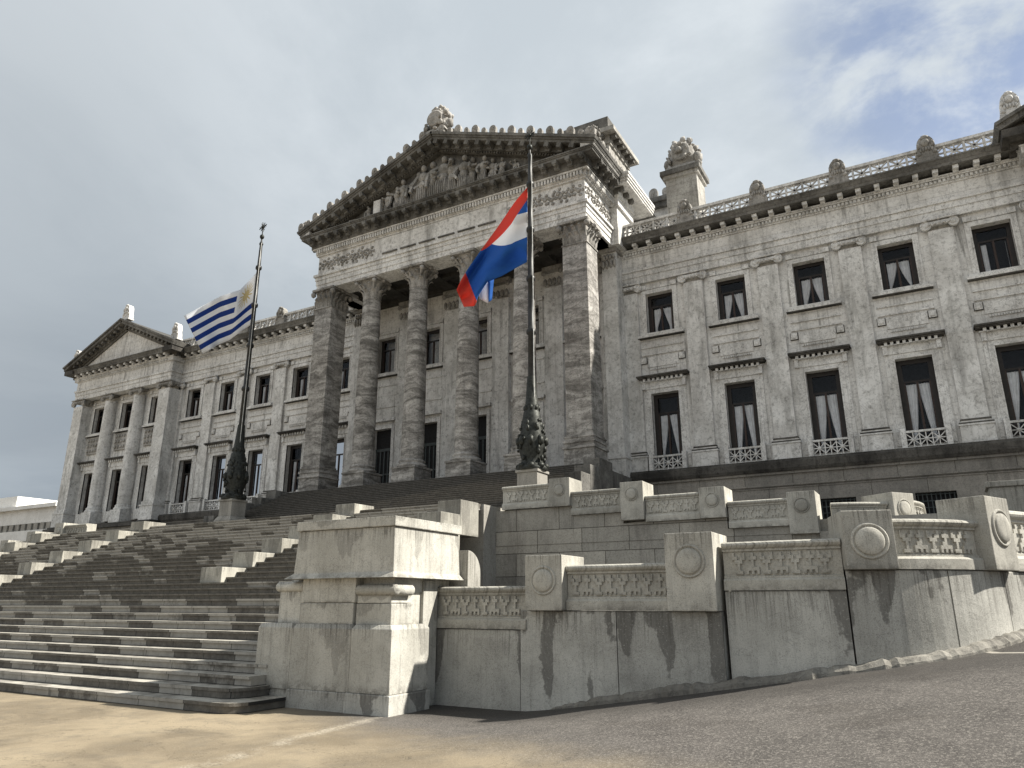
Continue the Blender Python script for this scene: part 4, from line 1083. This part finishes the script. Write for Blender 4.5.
def trophy(m,cx,cy,z0,w,h,d,seed):
    r=random.Random(seed)
    m.frustum((cx-w*.5,cx+w*.5,cy-d*.5,cy+d*.5,z0),(cx-w*.42,cx+w*.42,cy-d*.42,cy+d*.42,z0+h*.14))
    m.ell((cx,cy,z0+h*.45),(w*.42,d*.36,h*.42),None,2,.05); m.ell((cx,cy,z0+h*.70),(w*.26,d*.28,h*.26),None,2,.06)
    T=Matrix.Translation((cx,cy-d*.38,z0+h*.5))@Matrix.Rotation(pi/2,4,'X')
    m.lathe([(.001,0),(w*.30,0),(w*.30,.06),(w*.24,.1),(w*.2,.07),(w*.1,.12),(.001,.15)],T,20,cap=False)
    for k in range(46):
        a=r.uniform(0,2*pi); t=r.uniform(.1,.97); R=(.52 if t<.55 else .52*(1-(t-.55)/.62))*r.uniform(.85,1.08)
        m.ell((cx+cos(a)*R*w,cy+sin(a)*R*d,z0+h*t),(w*r.uniform(.04,.11),d*r.uniform(.04,.10),h*r.uniform(.04,.12)),None,1,.18,rot=Matrix.Rotation(r.uniform(-.8,.8),4,'Y').to_euler())
    for s in (-1,1): m.ell((cx+s*w*.46,cy-d*.1,z0+h*.33),(w*.13,d*.16,h*.17),None,2,.12); m.ell((cx+s*w*.4,cy,z0+h*.62),(w*.08,d*.1,h*.12),None,1,.1)
    m.ell((cx,cy,z0+h*.98),(w*.06,d*.08,h*.08),None,1,.05)
m=MB(); trophy(m,XC+.1,PY-.3,APZ-.10,2.0,2.35,1.6,3); m.build('crowning_trophy',M['carved'],PO)
m=MB(); trophy(m,PX0-.75,PY-.5,27.1,.95,1.1,.9,4); m.build('corner_trophy',M['carved'],PO)
m=MB(); trophy(m,PX1+.75,PY-.5,27.1,.95,1.1,.9,8); m.build('corner_trophy',M['carved'],PO)
# attic blocks flanking the gable roof, trophies on high pedestals, upper hall
for s in (1,-1):
    X=(lambda x:x) if s>0 else (lambda x:-50.2-x)
    A=hub('attic_block',(X(-15.8),40.5,23.4),pal)
    def bx(name,x0,x1,y0,y1,z0,z1,mat,par):
        a,b=sorted((X(x0),X(x1))); m=MB(); m.box(a,b,y0,y1,z0,z1); return m.build(name,mat,par)
    bx('attic_wall',-18.0,-14.85,38.9,42.4,23.4,30.3,M['attic'],A); bx('attic_frieze',-18.1,-14.75,38.8,42.5,30.302,30.9,M['attic'],A)
    for k in range(6): yy=38.95+k*.66; a,b=sorted((X(-14.75),X(-14.35))); m=MB(); m.box(a,b,yy-.12,yy+.12,30.65,30.90); m.build('bracket',M['dark'],A)
    for k in range(4): xx=X(-17.4+k*.75); m=MB(); m.box(xx-.12,xx+.12,38.4,38.8,30.65,30.90); m.build('bracket',M['dark'],A)
    bx('attic_cornice',-18.5,-14.25,38.3,43.0,30.902,31.2,M['attic'],A); bx('attic_top',-18.0,-14.8,38.75,42.5,31.202,32.3,M['dark'],A)
    Pd=hub('trophy_pedestal',(X(-11.5),45,23.4),pal)
    bx('pedestal_body',-12.75,-10.6,44.0,46.0,23.4,29.7,M['attic'],Pd); bx('pedestal_collar',-12.9,-10.45,43.85,46.15,29.702,29.95,M['attic'],Pd); bx('pedestal_cap',-13.05,-10.3,43.7,46.3,29.952,30.3,M['dark'],Pd)
    m=MB(); xx=X(-11.6)
    for k in range(14): m.ell((xx+.4*cos(k*.9)*random.random(),43.97,24.9+k*.22),(.2,.1,.16),sub=1,noise=.2)
    m.build('carved_drop',M['carved'],Pd)
    m=MB(); trophy(m,X(-11.65),45.0,30.3,2.3,3.0,2.1,20+s); m.build('trophy',M['carved'],Pd)
Hh=hub('upper_hall',(XC,52,23.4),pal)
m=MB(); m.box(-36.3,-13.9,51,75,23.3,31.8); m.build('hall_wall',M['wing'],Hh)
m=MB(); m.box(-36.7,-13.5,50.6,75,31.802,32.2); m.box(-36.9,-13.3,50.4,75,32.202,32.6); m.build('hall_cornice',M['dark'],Hh)
for k in range(24): antefix((-36.7+k*1.0,50.6,32.6),1.35 if k%2 else 1.05,Hh)

# ---------------------------------------------------------------- flagpoles
def flagpole(X,Y,zt,label,seed):
    o=empty('flagpole',(X,Y,TZ),label,'flagpole','tall flagpoles on the terrace'); T=Matrix.Translation((X,Y,0))
    m=MB(); m.box(X-.66,X+.66,Y-.66,Y+.66,TZ,6.05); m.frustum((X-.66,X+.66,Y-.66,Y+.66,6.052),(X-.52,X+.52,Y-.52,Y+.52,6.3)); m.box(X-.50,X+.50,Y-.50,Y+.50,6.302,7.12); m.box(X-.56,X+.56,Y-.56,Y+.56,7.122,7.24)
    m.build('stone_pedestal',M['greyplain'],o,bevel=.02)
    m=MB(); r=random.Random(seed)
    m.lathe([(.66,7.24),(.70,7.34),(.62,7.44),(.50,7.55),(.48,7.75),(.58,8.1),(.60,8.6),(.50,9.1),(.43,9.6),(.38,9.9),(.32,10.0),(.36,10.15),(.30,10.3),(.24,11.0),(.2,11.6)],T,20)
    for k in range(8):        # scroll feet, masks, leaves
        a=k*pi/4+.39; m.ell((X+.58*cos(a),Y+.58*sin(a),7.42),(.17,.17,.15),sub=2,noise=.05)
        m.ell((X+.60*cos(a),Y+.60*sin(a),8.55),(.15,.15,.27),sub=1,noise=.12); m.ell((X+.40*cos(a+.4),Y+.40*sin(a+.4),9.25),(.12,.12,.22),sub=1,noise=.12)
        m.ell((X+.31*cos(a),Y+.31*sin(a),10.1),(.09,.09,.16),sub=1)
    for k in range(46):
        a=r.uniform(0,2*pi); z=r.uniform(7.7,9.6); R=.60-.22*max(0,(z-8.7)); m.ell((X+R*cos(a),Y+R*sin(a),z),(.09,.09,r.uniform(.08,.2)),None,1,.2)
    m.build('bronze_base',M['bronze'],o)
    m=MB(); zs=10.5; pr=[(.17,zs)]
    for zr in (13.9,16.7,19.4,22.0):
        zr=zs+(zr-10.5)*(zt-10.5)/14
        q=.165-.07*(zr-zs)/(zt-zs); pr+=[(q,zr-.16),(q+.07,zr-.1),(q+.085,zr),(q+.07,zr+.1),(q,zr+.16)]
    pr+=[(.085,zt-.9),(.13,zt-.8),(.10,zt-.7),(.05,zt-.6),(.05,zt-.45)]
    m.lathe(pr,T,16); m.build('pole',M['polemetal'],o)
    m=MB(); m.ell((X,Y,zt-.28),(.14,.14,.17)); m.lathe([(.03,zt-.2),(.03,zt+.3)],T,8)
    for k in range(12):
        a=k*pi/6; m.bar((X,Y,zt+.42),(X+.30*cos(a),Y+.05*sin(a*3),zt+.42+.30*sin(a)),.035)
    m.ell((X,Y,zt+.42),(.10,.10,.10)); m.build('finial',M['bronze'],o)
    m=MB(); m.bar((X+.22,Y-.16,9.8),(X+.16,Y-.12,zt-.8),.022); m.build('halyard',M['rope'],o)
    return o
flagpole(-34.3,28.4,24.1,'tall dark flagpole with sunburst finial flying the striped flag, left of the portico',1)
flagpole(-15.1,28.4,24.1,'tall dark flagpole flying the tricolour flag in front of the right half of the portico',2)

def flag(name,cols,mat,label,Y,amp,uvf,nt=16,th=.012):
    """cols: list of (s, (px top), (px bottom)); sheet hangs in the plane Y with ripples in depth"""
    bm=bmesh.new(); uvl=bm.loops.layers.uv.new('UVMap'); ns=44; g=[]; uvs={}
    def lerp(a,b,t): return (a[0]+(b[0]-a[0])*t,a[1]+(b[1]-a[1])*t)
    def at(s):
        for i in range(len(cols)-1):
            if cols[i][0]<=s<=cols[i+1][0]+1e-9:
                t=(s-cols[i][0])/(cols[i+1][0]-cols[i][0]); return lerp(cols[i][1],cols[i+1][1],t),lerp(cols[i][2],cols[i+1][2],t)
        return cols[-1][1],cols[-1][2]
    for i in range(ns+1):
        s=i/ns; a,b=at(s); row=[]
        for j in range(nt+1):
            t=j/nt; p=lerp(a,b,t); yy=Y+amp(s,t); v=bm.verts.new(atY(p[0],p[1],yy)); row.append(v); uvs[v]=uvf(s,t)
        g.append(row)
    for i in range(ns):
        for j in range(nt):
            f=bm.faces.new((g[i][j],g[i][j+1],g[i+1][j+1],g[i+1][j])); f.smooth=True
            for l in f.loops: l[uvl].uv=uvs[l.vert]
    me=bpy.data.meshes.new(name); bm.to_mesh(me); bm.free(); me.materials.append(mat)
    o=bpy.data.objects.new(name,me); COL.objects.link(o)
    md=o.modifiers.new('cloth','SOLIDIFY'); md.thickness=th
    return tag(o,label,'flag')
flag('flag',[(0,(257,272),(251,325)),(.12,(252,278),(243,330)),(.35,(240,290),(230,340)),(.6,(221,296),(218,345)),(1,(184,316),(203,354))],M['flag_uy'],
     'white flag with blue stripes and a golden sun, flying from the left pole',28.4,lambda s,t:.34*sin(s*10+t*2.6)*min(1,s*3)-.4*s,lambda s,t:(s,t))
FA=flag('flag',[(0,(527.5,187),(527,262)),(.2,(515,202),(516,268)),(.4,(500,224),(502,276)),(.6,(484,246),(487,282)),(.8,(469,267),(478,296)),(.9,(461,280),(475,306)),(1,(456.5,290),(464,307))],M['flag_ar'],
     'blue, white and blue flag with a red diagonal band, drooping from the right pole',28.35,lambda s,t:.26*sin(s*5-t*6)*min(1,s*3)+.13*sin(t*15+s*5)*(1-s*.4),lambda s,t:(s*.98,(lambda f:f+t*(1-f))(max(0,s*.98-.05*min(1,s*3)+.25*min(1,max(0,(s-.25)/.45))*(1-smooth(.84,.88,s))))),nt=24)

fo=flag('flag_fold',[(0,(476,283),(480,299)),(.5,(486,281),(487,303)),(1,(494,279),(492,300))],M['flag_ar'],'x',28.65,lambda s,t:.12*sin(s*7),lambda s,t:(.02+.1*t,.44+.36*s),nt=6)
fo.parent=FA
for k_ in ('label','category'): del fo[k_]
# ---------------------------------------------------------------- white building far left
b=empty('white_building',(-160,82,3),'flat-roofed white modern building far away at the left edge','building')
m=MB(); m.box(-190,-146,80,100,3,15.4); m.box(-190,-146.4,80.4,100,16.8,19.6); m.build('wall',M['white'],b)
m=MB(); m.box(-190,-146.6,81,99,15.4,16.8); m.build('window_band',M['room'],b)
m=MB()
for k in range(20): m.box(-189+k*2.2,-187.6+k*2.2,80.3,80.9,15.4,16.8)
m.build('pier_row',M['greyplain'],b)
m=MB(); m.box(-190.5,-145.7,79.4,100,19.6,20.3); m.build('roof_slab',M['white'],b)
m=MB(); m.box(-190,-163,81,99,20.3,22.8); m.build('roof_storey',M['white'],b)

# ---------------------------------------------------------------- light and sky
az=radians(24); el=radians(43)
sd=Vector((cos(az)*cos(el),sin(az)*cos(el),sin(el)))
sun=bpy.data.lights.new('sun','SUN'); sun.energy=5.0; sun.angle=radians(1.2); sun.color=(1,.95,.86)
so=bpy.data.objects.new('sun',sun); COL.objects.link(so); so.rotation_euler=sd.to_track_quat('Z','Y').to_euler()
W=bpy.data.worlds.new('World'); S.world=W; W.use_nodes=True; nt=W.node_tree; nt.nodes.clear()
class WN(NT):
    def __init__(s,t): s.t=t
w=WN(nt)
out=w.n('ShaderNodeOutputWorld'); bg=w.n('ShaderNodeBackground'); nt.links.new(bg.outputs[0],out.inputs[0])
sky=w.n('ShaderNodeTexSky'); sky.sky_type='NISHITA'; sky.sun_disc=False; sky.sun_elevation=el; sky.sun_rotation=pi/2-az; sky.air_density=1; sky.dust_density=1.2
tc=w.n('ShaderNodeTexCoord').outputs['Generated']
x,y,z=w.sep(tc)
zz=w.math('MAXIMUM',w.math('ADD',z,.12),.05)
pv=w.comb(w.math('DIVIDE',x,zz),w.math('DIVIDE',y,zz),0.)
n1=w.noise(pv,.9,9,.6,.3); n2=w.noise(pv,3.6,8,.6,.2); n3=w.noise(pv,.35,3,.5)
def dirn(px,py): d=fv+(px-512)/F*rv-(py-384)/F*uv_; return d.normalized()
def lobe(d,lo,hi):
    o=w.n('ShaderNodeVectorMath',operation='DOT_PRODUCT'); w.L(tc,o.inputs[0]); o.inputs[1].default_value=d; return w.rmp(o.outputs['Value'],lo,hi)
# cloud luminance: darker to the left of the palace, bright towards the sun; unseen bright lobe behind the viewer added as facade fill
toright=lobe(dirn(760,40),.55,1.0); back=lobe(Vector((-.55,-.75,.45)).normalized(),.1,.95)
base=w.mix(toright,(1.14,1.32,1.50),(2.05,2.26,2.44))
base=w.mix(w.rmp(n1,.40,.64,0,.55),base,w.mix(toright,(1.48,1.66,1.82),(3.35,3.52,3.64)))
base=w.mix(w.rmp(n3,.52,.66,0,.3),base,(1.08,1.22,1.36))
base=w.mix(w.math('MULTIPLY',back,.85),base,(3.0,3.14,3.24))
hole=w.math('MULTIPLY',lobe(dirn(965,35),.974,.998),w.rmp(w.math('ADD',n2,w.math('MULTIPLY',n1,.6)),.66,.90))
hole2=w.math('MULTIPLY',lobe(Vector((.9,.2,.5)).normalized(),.6,.95),w.rmp(n1,.5,.6,0,.6))
hl=w.math('MAXIMUM',hole,hole2)
blue=w.mix(1.,sky.outputs[0],(.34,.38,.45),'MULTIPLY')
fin=w.mix(w.math('MULTIPLY',hl,.66),base,blue)
w.L(fin,bg.inputs['Color']); bg.inputs['Strength'].default_value=.15
S.view_settings.view_transform='Standard'; S.view_settings.look='None'; S.view_settings.exposure=.95; S.view_settings.gamma=1; S.view_settings.use_curve_mapping=False
S.cycles.max_bounces=5; S.cycles.diffuse_bounces=2; S.cycles.glossy_bounces=2; S.cycles.transmission_bounces=2; S.cycles.transparent_max_bounces=6
